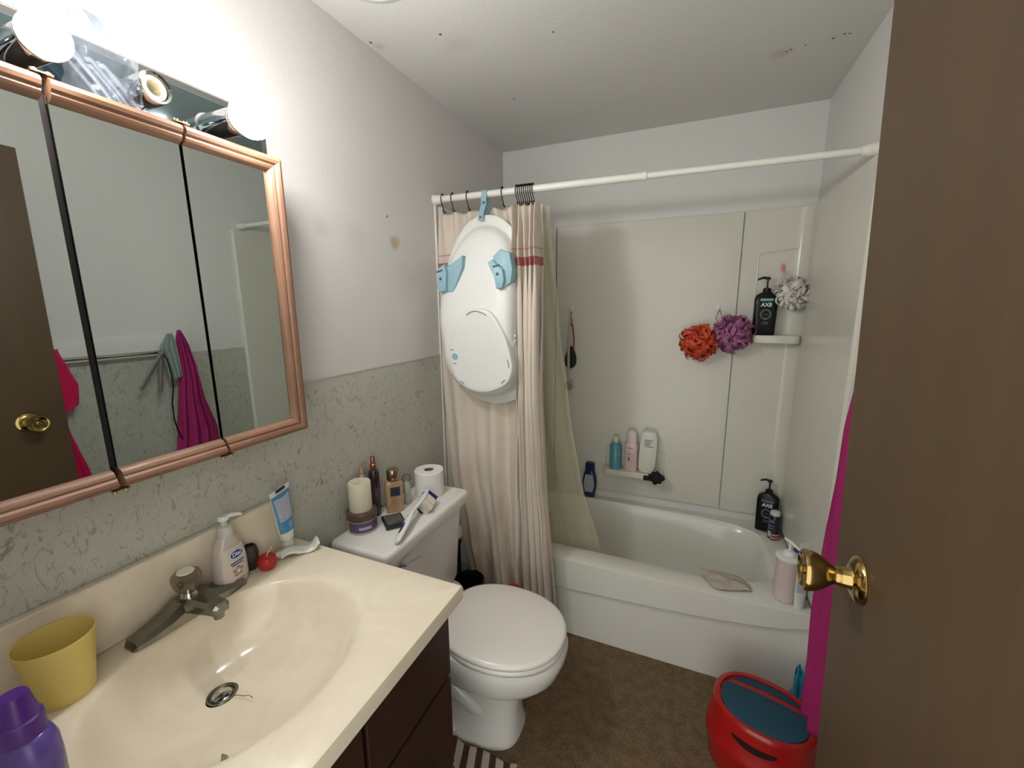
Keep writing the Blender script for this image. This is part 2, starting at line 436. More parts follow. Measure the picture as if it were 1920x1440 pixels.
# ================================================================== BATHTUB
def bathtub():
    t = thing('bathtub', 'glossy white alcove bathtub with straight apron behind the shower curtain', 'bathtub', (0, 0, 0))
    b = B()
    cx, cy = .762, -.318
    def rect(z, x0=.003, x1=W-.003, y0=YT, y1=-.003, N=160):
        out = []
        for i in range(N):
            a = 2*pi*i/N; c, s_ = cos(a), sin(a)
            tx = ((x1-cx) if c > 0 else (x0-cx))/c if abs(c) > 1e-6 else 1e9
            ty = ((y1-cy) if s_ > 0 else (y0-cy))/s_ if abs(s_) > 1e-6 else 1e9
            k = min(tx, ty); out.append([cx+k*c, cy+k*s_, z])
        # snap nearest to the four corners
        for X in (x0, x1):
            for Y in (y0, y1):
                j = min(range(N), key=lambda i: (out[i][0]-X)**2+(out[i][1]-Y)**2); out[j] = [X, Y, z]
        return out
    def basin(z, a, bb, n, ex=0, ey=0): return se(cx+ex, cy-.004+ey, a, bb, z, n, 160)
    def apron(z, off):   # lower apron with a shallow panel step
        r = rect(z)
        for p in r:
            if abs(p[1]-YT) < 1e-4: p[1] = YT+off
        return r
    def ridge(r, dz):
        for p in r:
            p[2] = interp([(0, .225), (.6, .234), (1.0, .253), (1.2, .268), (1.4, .292), (1.52, .325)], p[0])+dz
        return r
    rings = [apron(0, .022), ridge(apron(.24, .020), -.006), ridge(apron(.25, .012), .002), ridge(apron(.26, .003), .010), apron(ZT-.012, 0)]
    r1 = rect(ZT-.003); r2 = rect(ZT, .006, W-.006, YT+.008)
    rings += [r1, r2]
    top = basin(ZT, .672, .262, 5)
    for p_i, p in enumerate(top): top[p_i] = (p[0], p[1], p[2]+.006*smoothstep(-.2, -.06, p[1]))
    rings += [top, basin(ZT-.006, .664, .254, 5), basin(ZT-.03, .650, .243, 4.6), basin(.20, .615, .222, 4), basin(.10, .58, .20, 3.6), basin(.065, .54, .17, 3.2), basin(.06, .45, .12, 3)]
    b.loft(rings, cap0=False, cap1=True)
    b.out('tub_body', M_acrylic, t, sharp=40)
    # drain
    B().lathe([(.001, .0615), (.03, .0615), (.032, .063), (.03, .0645), (.001, .064)], (1.30, -.32, 0), 32).out('tub_drain', M_chrome, t)
bathtub()

# ================================================================== SHOWER ROD, HOOKS, CURTAIN, LINER
ZR = 1.948
def rod_y(x): return -.7244+(.0410)*x/W
RD = thing('shower_rod', 'white tension shower curtain rod spanning the tub alcove', 'shower rod', (0, -.7244, ZR))
b = B(); b.tube([(.03, rod_y(.03)+.7244, 0), (.86, rod_y(.86)+.7244, 0)], .0135, 24).out('rod_tube', M_rod, RD)
b = B(); b.tube([(.855, rod_y(.86)+.7244, 0), (1.49, rod_y(1.49)+.7244, 0)], .0110, 24).tube([(.853, rod_y(.86)+.7244, 0), (.866, rod_y(.866)+.7244, 0)], .0145, 24).out('inner_tube', M_rod, RD)
for x0, sg in ((.0, 1), (W, -1)):
    b = B(); y = rod_y(x0)+.7244
    pr = [(.012, .0), (.021, .002), (.022, .010), (.019, .016), (.018, .022), (.0185, .034), (.0155, .040), (.0145, .048)]
    b.lathe([(r, x0+sg*h) for r, h in pr], (0, y, 0), 28, 'x').out('rod_end_cap', M_rod, RD)

def hook_proto(loc, label, grp='black curtain hooks on the shower rod'):
    t = thing('curtain_hook', label, 'curtain hook', loc, group=grp)
    s_ = .0165
    pts = [(0, -s_*1.0, .004)]
    for i in range(11):
        a = radians(200-220*i/10); pts.append((0, .0+s_*cos(a)*1.02, s_*sin(a)*1.02))
    # S shape down to the eyelet
    pts = [(0, -.017, -.004), (0, -.0185, .004)]+[(0, s_*cos(radians(165-165*i/8))*1.1, s_*sin(radians(165-165*i/8))*1.1) for i in range(9)]
    pts = [(0, .018, -.002)]+[(0, .0175*cos(radians(20+150*i/8)), .0175*sin(radians(20+150*i/8))) for i in range(9)]+[(.001, -.019, -.010), (.003, -.012, -.026), (.006, -.008, -.040), (.008, -.012, -.052), (.008, -.004, -.058), (.007, .004, -.052)]
    B().tube(pts, .0017, 8).out('hook_wire', M_blackmetal, t)
    for c_, r_ in (((0, .018, -.002), .0042), ((0, -.004, .0175), .0045), ((.007, .004, -.052), .0036), ((.008, -.013, -.048), .0036)): B().sphere(c_, r_, 12).out('hook_ball', M_blackmetal, t)
    return t
def copy_tree(o, loc=None, label=None, parent=None, group=None):
    c = o.copy(); COL.objects.link(c)
    if parent: c.parent = parent
    if loc: c.location = loc
    if label: c['label'] = label
    if group: c['group'] = group
    for ch in list(o.children): copy_tree(ch, parent=c)
    return c
HX = [(.045, 'black curtain hook nearest the left end of the rod'), (.092, 'second black curtain hook from the left end of the rod'), (.163, 'black curtain hook just left of the light blue strap'), (.318, 'lone black curtain hook right of the light blue strap')]
hk = hook_proto((HX[0][0], rod_y(HX[0][0]), ZR), HX[0][1])
for x, l in HX[1:]: copy_tree(hk, (x, rod_y(x), ZR), l)
for i in range(9):
    x = .378+i*.0085; copy_tree(hk, (x, rod_y(x), ZR), 'black curtain hook in the tight bunch on the rod above the gathered curtain', group='bunched black curtain hooks')

def curtain():
    ztop, zbot = 1.895, .06
    LE = [(.06, .19), (.17, .165), (.40, .105), (.711, .052), (1.2, .012), (1.9, .006)]
    RE = [(.06, .60), (.20, .578), (.45, .556), (.76, .532), (1.22, .508), (1.67, .502), (1.80, .492), (1.9, .478)]
    def fn(u, v):
        z = zbot+(ztop-zbot)*v
        le, re = interp(LE, z), interp(RE, z)
        # u 0..0.42: slack cloth; 0.42..1: the gathered bundle on the right
        us = .40; split = le+(re-le)*interp([(.06, .60), (.45, .68), (.76, .74), (1.2, .80), (1.75, .78), (1.9, .76)], z)
        k = 1-v
        if u < us:
            s_ = u/us; x = le+(split-le)*s_
            topf = smoothstep(1.70, 1.9, z)
            fold = .010*sin(s_*2*pi*2.2+1.6+2.6*(1-v)*s_)*(.4+.9*k) + .007*sin(s_*2*pi*4.3+.8-3*k)*(.3+k*.9) + topf*.012*sin(s_*2*pi*6+.5)
            fold *= 1.0+1.3*k
            fold += .016*math.exp(-((s_-.50+.28*(v-.1))/.045)**2)*smoothstep(.85, .25, z) + .015*math.exp(-((s_-.78+.30*(v-.1))/.04)**2)*smoothstep(.95, .3, z) + .014*math.exp(-((s_-.25+.12*(v-.1))/.05)**2)*smoothstep(.75, .2, z)
            fold += mnoise.noise(Vector((x*7, z*3.1, 1)))*.012*(.4+k)
            y = fold; g = 0
            # top edge sags between hooks
            if v > .97: z -= .010*abs(sin(s_*pi*4.0))*(v-.97)/.03
            g = smoothstep(.86, 1.0, s_)
        else:
            s_ = (u-us)/(1-us); nf = 5.0
            x = split+(re-split)*s_
            amp = interp([(.06, .028), (.5, .034), (1.2, .036), (1.75, .034), (1.85, .022), (1.9, .012)], z)*(.75+.35*sin(s_*7+2)); nf = 4.6
            wv = sin(s_*2*pi*nf-.6+.8*sin(z*2.3))
            y = amp*(abs(wv)**.75)*math.copysign(1, wv)+mnoise.noise(Vector((s_*9, z*5, 3)))*.007*(1+2*smoothstep(1.5, 1.8, z))
            x += .006*sin(s_*2*pi*nf*2+1.2)*min(1, s_*8)*min(1, (1-s_)*8)*smoothstep(1.75, 1.5, z)
            g = 1
        base = interp([(.06, -.765), (.45, -.752), (.8, -.745), (1.1, -.735), (1.75, -.722), (1.9, -.712)], z)
        bulge = g*interp([(.06, -.012), (.6, -.020), (1.1, -.052), (1.7, -.052), (1.84, -.02), (1.9, 0)], z)
        if u < us: bulge = g*bulge
        yy = base+bulge+y
        yy = min(yy, -.7065 if z < ZT+.05 else -.695)
        return (x, yy, z)
    b = B(); b.sheet(fn, 260, 150)
    o = b.out('shower_curtain', M_curtain, sharp=80, solid=.0012)
    tag(o, 'cream cloth shower curtain with a red stripe, pulled to the left and water-stained', 'shower curtain')
curtain()
def liner():
    RE = [(.12, .79), (.419, .708), (.734, .628), (.93, .598), (1.352, .545), (1.876, .500)]
    def fn(u, v):
        z = .14+(1.892-.14)*v
        re = interp(RE, z)+.010*sin(z*17)*(1-v)*.4; le = interp([(.14, .42), (1.0, .36), (1.9, .33)], z)
        x = le+(re-le)*u
        y = interp([(.14, -.480), (.37, -.525), (.45, -.535), (.9, -.600), (1.9, -.672)], z)+.007*sin(u*2*pi*2.6+z*.9)*(.5+.5*v)+.002*sin(u*29+z*2)
        if v > .985: z -= .006*abs(sin(u*pi*5))
        return (x, y, z)
    o = B().sheet(fn, 120, 110).out('curtain_liner', M_liner, sharp=80)
    tag(o, 'yellowed translucent vinyl liner hanging inside the tub behind the curtain', 'curtain liner')
liner()

# ================================================================== BABY BATH ON THE ROD
def baby_bath():
    t = thing('baby_bath', 'white baby bathtub with light blue feet hanging upside down from the shower rod', 'baby bath', (.25, -.745, 1.86))
    O = Vector((.25, -.745, 1.86))
    # outer lip outline, world x/z, clockwise from the top
    L = [(.255, 1.862), (.318, 1.848), (.372, 1.805), (.408, 1.735), (.424, 1.66), (.430, 1.56), (.432, 1.45), (.434, 1.35), (.438, 1.26), (.432, 1.19), (.405, 1.135), (.355, 1.105), (.295, 1.092), (.235, 1.097), (.170, 1.120), (.115, 1.165), (.080, 1.225), (.066, 1.30), (.052, 1.38), (.044, 1.46), (.046, 1.54), (.058, 1.62), (.078, 1.69), (.112, 1.76), (.152, 1.815), (.200, 1.850)]
    def smooth_closed(P, n):
        out = []; m = len(P)
        for k in range(n):
            f = k*m/n; i = int(f); u = f-i; p0, p1, p2, p3 = (P[(i+j-1) % m] for j in range(4))
            out.append(tuple(.5*((2*p1[c])+(-p0[c]+p2[c])*u+(2*p0[c]-5*p1[c]+4*p2[c]-p3[c])*u*u+(-p0[c]+3*p1[c]-3*p2[c]+p3[c])*u**3) for c in (0, 1)))
        return out
    P = smooth_closed(L, 120); cx, cz = .258, 1.46
    def ring(sc, d, shx=0, shz=0, tilt=0):
        out = []
        for x, z in P:
            X = cx+(x-cx)*sc+shx; Z = cz+(z-cz)*sc*(1 if sc > .9 else 1)+shz
            dd = d*(interp([(1.10, 1.15), (1.45, 1.0), (1.60, .80), (1.75, .55), (1.86, .42)], Z) if d > .012 else 1)
            out.append((X-O.x, -.0-dd, Z-O.z))
        return out
    b = B()
    rings = [ring(.93, .004), ring(.99, .0), ring(1.0, .002), ring(1.0, .007), ring(.985, .010), ring(.915, .012), ring(.90, .017), ring(.875, .055), ring(.85, .085), ring(.80, .102), ring(.70, .110), ring(.45, .113), ring(.2, .114)]
    b.loft(rings, cap0=False)
    b.out('bath_shell', M_babywhite, t, sharp=50)
    # flat teardrop foot plate
    T = [(.271, 1.491), (.317, 1.483), (.351, 1.451), (.388, 1.386), (.410, 1.309), (.415, 1.257), (.393, 1.207), (.346, 1.178), (.287, 1.163), (.221, 1.174), (.172, 1.206), (.146, 1.265), (.143, 1.331), (.166, 1.407), (.199, 1.467), (.235, 1.487)]
    Q = smooth_closed(T, 90); tx = sum(p[0] for p in Q)/90; tz = sum(p[1] for p in Q)/90
    def tr(sc, y): return [(tx+(x-tx)*sc-O.x, y, tz+(z-tz)*sc-O.z) for x, z in Q]
    B().loft([tr(1.04, -.095), tr(1.02, -.118), tr(1.0, -.1235), tr(.985, -.125), tr(.90, -.1245), tr(.5, -.124)]).out('foot_plate', M_babywhite, t, sharp=50)
    # raised grey strips painted as the shade inside slots of the plate
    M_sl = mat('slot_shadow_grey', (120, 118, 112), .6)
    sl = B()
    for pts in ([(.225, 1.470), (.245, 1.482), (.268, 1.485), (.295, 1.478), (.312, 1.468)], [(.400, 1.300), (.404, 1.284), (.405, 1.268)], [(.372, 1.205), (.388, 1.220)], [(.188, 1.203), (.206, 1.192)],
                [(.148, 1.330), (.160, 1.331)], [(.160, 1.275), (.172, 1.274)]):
        B().tube([(x-O.x, -.1262, z-O.z) for x, z in pts], .0016, 6).out('slot_shade', M_sl, t)
    # moulded step lines across the shell
    for pts in ([(.085, -.066, 1.390), (.112, -.092, 1.402), (.140, -.104, 1.418), (.165, -.112, 1.440)], [(.350, -.112, 1.452), (.375, -.104, 1.432), (.400, -.090, 1.422)],
                [(.10, -.052, 1.36), (.098, -.062, 1.30), (.104, -.066, 1.25)], [(.412, -.075, 1.372), (.402, -.098, 1.345), (.388, -.108, 1.325)],
                [(.16, -.058, 1.70), (.19, -.056, 1.745), (.235, -.052, 1.775), (.285, -.052, 1.775), (.33, -.056, 1.745), (.36, -.058, 1.70)]):
        B().tube([(x-O.x, y, z-O.z) for x, y, z in pts], .0028, 8).out('moulded_rib', M_babywhite, t)
    for x, y, z in ((.098, -.055, 1.375), (.410, -.074, 1.388), (.095, -.02, 1.205), (.118, -.02, 1.165)): B().sphere((x-O.x, y, z-O.z), .006, 12).out('moulded_peg', M_babywhite, t)
    # two wedge feet
    for pts, face, holes in (
        ([(.118, 1.655), (.198, 1.700), (.196, 1.655), (.165, 1.585), (.150, 1.560), (.103, 1.562)], [(.095, 1.652), (.124, 1.668), (.133, 1.640), (.128, 1.566), (.098, 1.560), (.088, 1.580), (.092, 1.62)], (.107, 1.612)),
        ([(.330, 1.690), (.360, 1.715), (.400, 1.700), (.412, 1.640), (.404, 1.590), (.365, 1.565), (.345, 1.62)], [(.318, 1.668), (.336, 1.676), (.356, 1.655), (.378, 1.640), (.384, 1.600), (.376, 1.572), (.352, 1.568), (.344, 1.610), (.324, 1.650)], (.358, 1.622))):
        f = B()
        f.poly([(x-O.x, z-O.z) for x, z in pts], 'y', -.045, -.100, .006)
        f.poly([(x-O.x, z-O.z) for x, z in face], 'y', -.060, -.118, .003)
        fo = f.out('support_foot', M_babyblue, t, sharp=30)
        g = B(); g.lathe([(.0001, -.1190), (.0058, -.1190), (.006, -.117), (.0058, -.115), (.0001, -.115)], (holes[0]-O.x, 0, holes[1]-O.z), 20, 'y')
        g.box((holes[0]-O.x-.004, -.1185, holes[1]+.030-O.z), (.030, .003, .006), .001, rot=Matrix.Rotation(radians(-12), 3, 'Y'))
        g.out('hole_shade', mat('dark_hole_blue', (58, 88, 100), .7), fo)  # dark disc and slit painted as the shade inside the foot's openings
    # drain plug
    p = B(); p.lathe([(.0001, -.1275), (.009, -.1275), (.010, -.1265), (.011, -.128), (.0125, -.1275), (.0125, -.124), (.0001, -.124)], (.166-O.x, 0, 1.303-O.z), 28, 'y'); p.out('drain_plug', M_babyblue, t)
    # strap looped over the rod
    y0 = rod_y(.25)+.745
    path = [(-.004, -.030, -.022), (-.005, -.018, .010), (-.006, y0-.022, .045), (-.006, y0-.0175, .080)]+[(-.006, y0+.0165*cos(radians(180-180*i/8)), ZR-1.86+.0165*sin(radians(180-180*i/8))) for i in range(9)]+[(-.006, y0+.0165, .07), (-.005, y0+.010, .03), (-.004, .006, .0)]
    f = B(); rings = []
    P3 = [Vector(q) for q in path]
    for i, q in enumerate(P3):
        tt = (P3[min(i+1, len(P3)-1)]-P3[max(i-1, 0)]).normalized(); nn = Vector((1, 0, 0)).cross(tt).normalized()*.0013; ww = Vector((.0115, 0, 0))
        rings.append([q-ww-nn, q+ww-nn, q+ww+nn, q-ww+nn])
    f.loft(rings); so = f.out('hanging_strap', M_babyblue, t, sharp=50)
    for zz, yy in ((-.010, -.028), (.052, y0-.0245)): B().lathe([(.0001, -.003), (.0045, -.003), (.0055, -.001), (.0055, .001), (.0001, .001)], (-.005, yy, zz), 20, 'y').out('strap_stud', mat('stud_grey', (96, 110, 120), .4), so)
baby_bath()

# ================================================================== TOILET
def toilet():
    cy = -1.178
    t = thing('toilet', 'white porcelain two-piece toilet with closed lid between vanity and curtain', 'toilet', (0, cy, 0))
    b = B()
    spec = [(0, .372, .205, .112, 3.2), (.012, .372, .205, .112, 3.2), (.04, .374, .196, .100, 3), (.12, .380, .190, .090, 2.7), (.19, .390, .196, .094, 2.5), (.225, .402, .204, .104, 2.4), (.245, .425, .216, .128, 2.3), (.262, .450, .230, .152, 2.2), (.30, .470, .242, .170, 2.2), (.35, .482, .249, .181, 2.2), (.375, .485, .2505, .184, 2.2), (.388, .485, .246, .181, 2.2)]
    b.loft([se(c, 0, a, bb, z, n, 64) for z, c, a, bb, n in spec])
    # shelf under the tank
    b.loft([se(.17, 0, .12, .11, .24, 4, 32), se(.15, 0, .13, .16, .34, 4, 32), se(.145, 0, .135, .19, .372, 4, 32), se(.145, 0, .13, .185, .380, 4, 32)])
    b.out('bowl', M_porc, t, sharp=40)
    # trapway bulge on the near side
    tp = B(); tp.tube([(.50, -.040, .06), (.43, -.064, .13), (.35, -.072, .19), (.27, -.066, .14), (.23, -.060, .06)], [.022, .040, .046, .044, .036], 16); tp.out('trapway', M_porc, t)
    # bolt caps
    tk = B()
    tk.loft([rr(.120, 0, .082, .205, .376, .04), rr(.120, 0, .090, .216, .40, .035), rr(.122, 0, .099, .240, .70, .03), rr(.122, 0, .099, .241, .722, .03)])
    tk.out('tank', M_porc, t, sharp=40)
    ld = B()
    ld.loft([rr(.1265, 0, .106, .249, .714, .022), rr(.1265, 0, .117, .258, .717, .024), rr(.1265, 0, .119, .260, .726, .025), rr(.1265, 0, .119, .260, .748, .025), rr(.1265, 0, .116, .257, .757, .024), rr(.1265, 0, .110, .251, ZK, .022), rr(.1265, 0, .100, .241, ZK, .02)])
    ld.out('tank_lid', M_porc, t, sharp=60)
    hd = B(); hd.lathe([(.001, .0), (.013, .0), (.013, .006), (.006, .010), (.006, .018), (.001, .018)], (.219, -.165, .672), 20, 'x')
    hd.tube([(.235, -.165, .672), (.240, -.150, .670), (.243, -.110, .664), (.243, -.085, .660)], [.005, .006, .0065, .005], 12); hd.out('flush_lever', M_chrome, t)
    def egg(cx, a, bb, z, back=.82, N=72, n=2.15):
        pts = []
        for i in range(N):
            th = 2*pi*i/N; c, s_ = cos(th), sin(th)
            x = a*math.copysign(abs(c)**(2/n), c)
            if c < 0: x *= back
            y = bb*math.copysign(abs(s_)**(2/(n if c > 0 else 2.7)), s_)
            pts.append((cx+x, y, z))
        return pts
    s = B(); s.loft([egg(.500, .222, .180, .390), egg(.500, .228, .186, .396), egg(.500, .229, .187, .405), egg(.500, .225, .183, .4105), egg(.500, .2, .16, .411)]); s.out('seat', M_seat, t, sharp=50)
    l = B(); l.loft([egg(.500, .218, .176, .4125, .92), egg(.500, .227, .185, .4145, .92), egg(.500, .229, .187, .421, .92), egg(.500, .226, .184, .428, .92), egg(.500, .215, .173, .4315, .92), egg(.500, .12, .10, .4345, .92), egg(.500, .01, .01, .435, .92)]); l.out('seat_lid', M_seat, t, sharp=60)
    for sy in (-.075, .075):
        h = B(); h.box((.272, sy, .405), (.040, .032, .026), .006, 3).tube([(.285, sy-.022, .418), (.285, sy+.022, .418)], .008, 14); h.out('seat_hinge', M_seat, t)
    for sy in (-.112, .112): B().lathe([(.001, 0), (.011, 0), (.011, .02), (.001, .02)], (.36, sy, .012), 16).out('bolt_cap', M_porc, t)
toilet()

# ================================================================== VANITY
CX, CY, RA, RB = .280, -1.895, .205, .235
def vanity():
    t = thing('vanity_cabinet', 'dark brown wooden vanity cabinet under the cream sink top', 'vanity', (0, 0, 0))
    yc, yl = (-1.575+YF)/2, abs(YF+1.575)-.002
    b = B(); b.box((.270, -1.584, .44), (.532, .016, .72), .001).box((.270, YF+.012, .44), (.532, .016, .72), .001).box((.012, yc, .44), (.012, yl, .72)).box((.270, yc, .086), (.532, yl, .014)).box((.530, yc, .44), (.010, yl, .72))
    b.out('cabinet_box', M_darkwood, t)
    B().box((.25, (-1.58+YF)/2, .04), (.46, abs(YF+1.58)-.004, .08)).out('toe_kick', M_black, t)
    def face(y0, y1, z0, z1, name, knob=None):
        b = B(); b.box((.545, (y0+y1)/2, (z0+z1)/2), (.018, abs(y1-y0), z1-z0), .004, 2); o = b.out(name, M_darkwood, t)
        if knob: B().lathe([(.001, .0), (.007, .0), (.006, .012), (.014, .018), (.015, .024), (.010, .029), (.001, .030)], (.554, knob[0], knob[1]), 24, 'x').out('knob', mat('aged_brass', (120, 92, 50), .35, .9), o)
    for z0, z1 in ((.615, .790), (.345, .605), (.10, .335)): face(-1.585, -1.865, z0, z1, 'drawer', (-1.725, (z0+z1)/2) if z0 < .6 else None)
    face(-1.875, -2.345, .615, .790, 'false_front'); face(-1.875, -2.105, .10, .605, 'door', (-2.09, .50)); face(-2.115, -2.345, .10, .605, 'door', (-2.13, .50))
    # top with moulded basin
    s = thing('sink_top', 'cream cultured marble sink top with moulded oval basin and backsplash', 'sink', (0, 0, ZV))
    x0, x1, y0, y1 = .004, DV, YF+.002, YV
    angs = sorted([2*pi*i/120 for i in range(120)]+[math.atan2(Y-CY, X-CX) % (2*pi) for X in (x0, x1) for Y in (y0, y1)])
    def rect(z, inset=0):
        out = []
        for a in angs:
            c, q = cos(a), sin(a)
            tx = ((x1-CX) if c > 0 else (x0-CX))/c if abs(c) > 1e-6 else 1e9
            ty = ((y1-CY) if q > 0 else (y0-CY))/q if abs(q) > 1e-6 else 1e9
            k = min(tx, ty); x, y = CX+k*c, CY+k*q
            x = min(max(x, x0+inset), x1-inset); y = min(max(y, y0+inset), y1-inset); out.append((x, y, z))
        return out
    def ell(sc, z):
        k = (1-sc); cx, cy = CX+(.196-CX)*min(1, k*1.15), CY+(-1.898-CY)*k
        return [(cx+RA*sc*cos(a), cy+RB*sc*sin(a), z) for a in angs]
    rings = [rect(-.040, .004), rect(-.036), rect(-.006), rect(-.0015, .0015), rect(0, .006), ell(1.09, 0), ell(1.03, -.0005), ell(1.0, -.003), ell(.975, -.009), ell(.94, -.022), ell(.88, -.048), ell(.80, -.073), ell(.68, -.096), ell(.52, -.113), ell(.34, -.122), ell(.2, -.126), ell(.125, -.1275)]
    B().loft(rings, cap0=False, cap1=False).out('basin_top', M_marble, s, sharp=40)
    B().box((.014, (YF-1.58)/2, .0715), (.020, abs(YF+1.58)-.004, .143), .004, 3).out('backsplash', M_marble, s)
    d = B(); d.lathe([(.014, -.150), (.0165, -.130), (.0255, -.1275), (.0275, -.1255), (.0265, -.1245), (.0235, -.1255), (.0215, -.1285), (.0205, -.140)], (.196, -1.898, 0), 40, cap0=False, cap1=False); d.out('drain_ring', M_dullchrome, s)
    d = B(); d.lathe([(.001, -.150), (.0225, -.150), (.0225, -.140), (.001, -.140)], (.196, -1.898, 0), 30); d.out('drain_hole', M_black, s)
    d = B(); d.lathe([(.001, -.135), (.0165, -.135), (.0185, -.130), (.0178, -.1262), (.012, -.1240), (.001, -.1230)], (.196, -1.898, 0), 36); d.out('drain_stopper', M_chrome, s)
    # faucet
    f = thing('faucet', 'chrome single-knob faucet with clear acrylic handle on the sink top', 'faucet', (.064, -1.862, ZV))
    b = B()
    # base plate, wings sloping down to both sides
    sec = []
    for y, hw, h in ((-.116, .014, .006), (-.110, .021, .016), (-.082, .0245, .021), (-.050, .026, .030), (-.026, .0265, .044), (.026, .0265, .044), (.050, .026, .030), (.082, .0245, .021), (.110, .021, .016), (.116, .014, .006)):
        sec.append([(-hw, y, 0), (-hw, y, h*.55), (-hw*.72, y, h), (hw*.72, y, h), (hw, y, h*.55), (hw, y, 0)])
    b.loft(sec); b.out('faucet_body', M_dullchrome, f, sharp=20)
    b = B(); sp = []
    for x, z, hw, hh in ((.010, .030, .024, .012), (.030, .036, .0235, .013), (.060, .040, .021, .012), (.090, .043, .0185, .0105), (.108, .044, .017, .010), (.114, .042, .012, .007)):
        sp.append([(x, -hw, z-hh), (x, -hw, z+hh*.4), (x, -hw*.6, z+hh), (x, hw*.6, z+hh), (x, hw, z+hh*.4), (x, hw, z-hh)])
    b.loft(sp); b.lathe([(.010, .018), (.0105, .032)], (.097, 0, 0), 20); b.out('spout', M_dullchrome, f, sharp=20)
    b = B(); b.lathe([(.018, .036), (.018, .044), (.014, .050), (.012, .062)], seg=28); b.out('handle_stem', M_chrome, f)
    k = B(); rings = []
    for r, z, wv in ((.012, .050, 0), (.017, .056, .06), (.024, .066, .10), (.0285, .078, .10), (.0285, .090, .10), (.025, .096, .06), (.019, .098, 0)):
        rings.append([(r*(1-wv*.5*(1+cos(10*a)))*cos(a), r*(1-wv*.5*(1+cos(10*a)))*sin(a), z) for a in [2*pi*i/80 for i in range(80)]])
    k.loft(rings); ko = k.out('acrylic_knob', M_acry, f, sharp=60)
    k = B(); k.lathe([(.001, .098), (.0155, .098), (.0165, .0995), (.0155, .101), (.001, .1015)], seg=32); k.out('knob_button', mat('ivory_button', (240, 235, 214), .35), ko)
    p = B(); p.tube([(-.020, -.004, .02), (-.020, -.004, .060)], .0025, 10).sphere((-.020, -.004, .064), .0065, 14); p.out('drain_lift_rod', M_dullchrome, f)
vanity()

# ================================================================== MEDICINE CABINET
def med():
    y0, y1, y2, y3 = -1.5665, -1.777, -1.966, -2.180; z0, z1 = 1.189, 1.849
    t = thing('medicine_cabinet', 'oak-framed three-door mirror cabinet on the left wall', 'cabinet', (0, 0, 0))
    B().box((.052, (y0-.012+y3+.012)/2, (z0+z1)/2), (.100, abs(y3-y0)-.024, z1-z0-.024), .002).out('cabinet_box', mat('cabinet_shell', (36, 30, 28), .6), t)
    for k, (a, c, gl, gr) in enumerate(((y0, y1, 0, .003), (y1, y2, .003, .0055), (y2, y3, .0055, 0))):
        a -= gl; c += gr
        d = bpy.data.objects.new('mirror_door', None); COL.objects.link(d); d.parent = t
        if k == 2:
            th = radians(1.15); d.matrix_world = Matrix.Translation((.104, a, 0)) @ Matrix.Rotation(th, 4, 'Z') @ Matrix.Translation((-.104, -a, 0))
        # backing
        B().box((.106, (a+c)/2, (z0+z1)/2), (.008, abs(c-a)-.002, z1-z0-.004)).out('door_backing', M_black, d)
        my0 = a-.024 if k == 0 else a; my1 = c+.024 if k == 2 else c
        B().box((.1112, (my0+my1)/2, (z0+z1)/2), (.002, abs(my1-my0), z1-z0-.05)).out('mirror_pane', M_mirror, d)
        # moulding cross-section (distance inward from the outer edge, x)
        prof = [(0, .104), (0, .124), (.004, .131), (.010, .1335), (.016, .1310), (.020, .1265), (.023, .1275), (.027, .1255), (.031, .1215), (.034, .1135), (.034, .104)]
        def rail(ztop, sg, m0, m1):
            r0 = [(x, a-(w_ if m0 else 0), ztop-sg*w_) for w_, x in prof]; r1 = [(x, c+(w_ if m1 else 0), ztop-sg*w_) for w_, x in prof]
            B().loft([r0, r1]).out('frame_rail', M_oak_y, d, sharp=25)
        rail(z1, 1, k == 0, k == 2); rail(z0, -1, k == 0, k == 2)
        if k == 0: B().loft([[(x, y0-w_, z1-w_) for w_, x in prof], [(x, y0-w_, z0+w_) for w_, x in prof]]).out('frame_stile', M_oak_z, d, sharp=25)
        if k == 2: B().loft([[(x, y3+w_, z1-w_) for w_, x in prof], [(x, y3+w_, z0+w_) for w_, x in prof]]).out('frame_stile', M_oak_z, d, sharp=25)
    for y in (y1, y2):
        for z, s_ in ((z0-.003, -1), (z1+.003, 1)):
            b = B(); b.box((.118, y, z), (.020, .026, .003), .001); b.lathe([(.001, 0), (.0045, 0), (.0045, s_*.004), (.001, s_*.005)], (.122, y-.008, z), 14); b.lathe([(.001, 0), (.0045, 0), (.0045, s_*.004), (.001, s_*.005)], (.122, y+.008, z), 14)
            b.out('hinge', mat('hinge_brass', (190, 170, 130), .25, 1), t)
med()

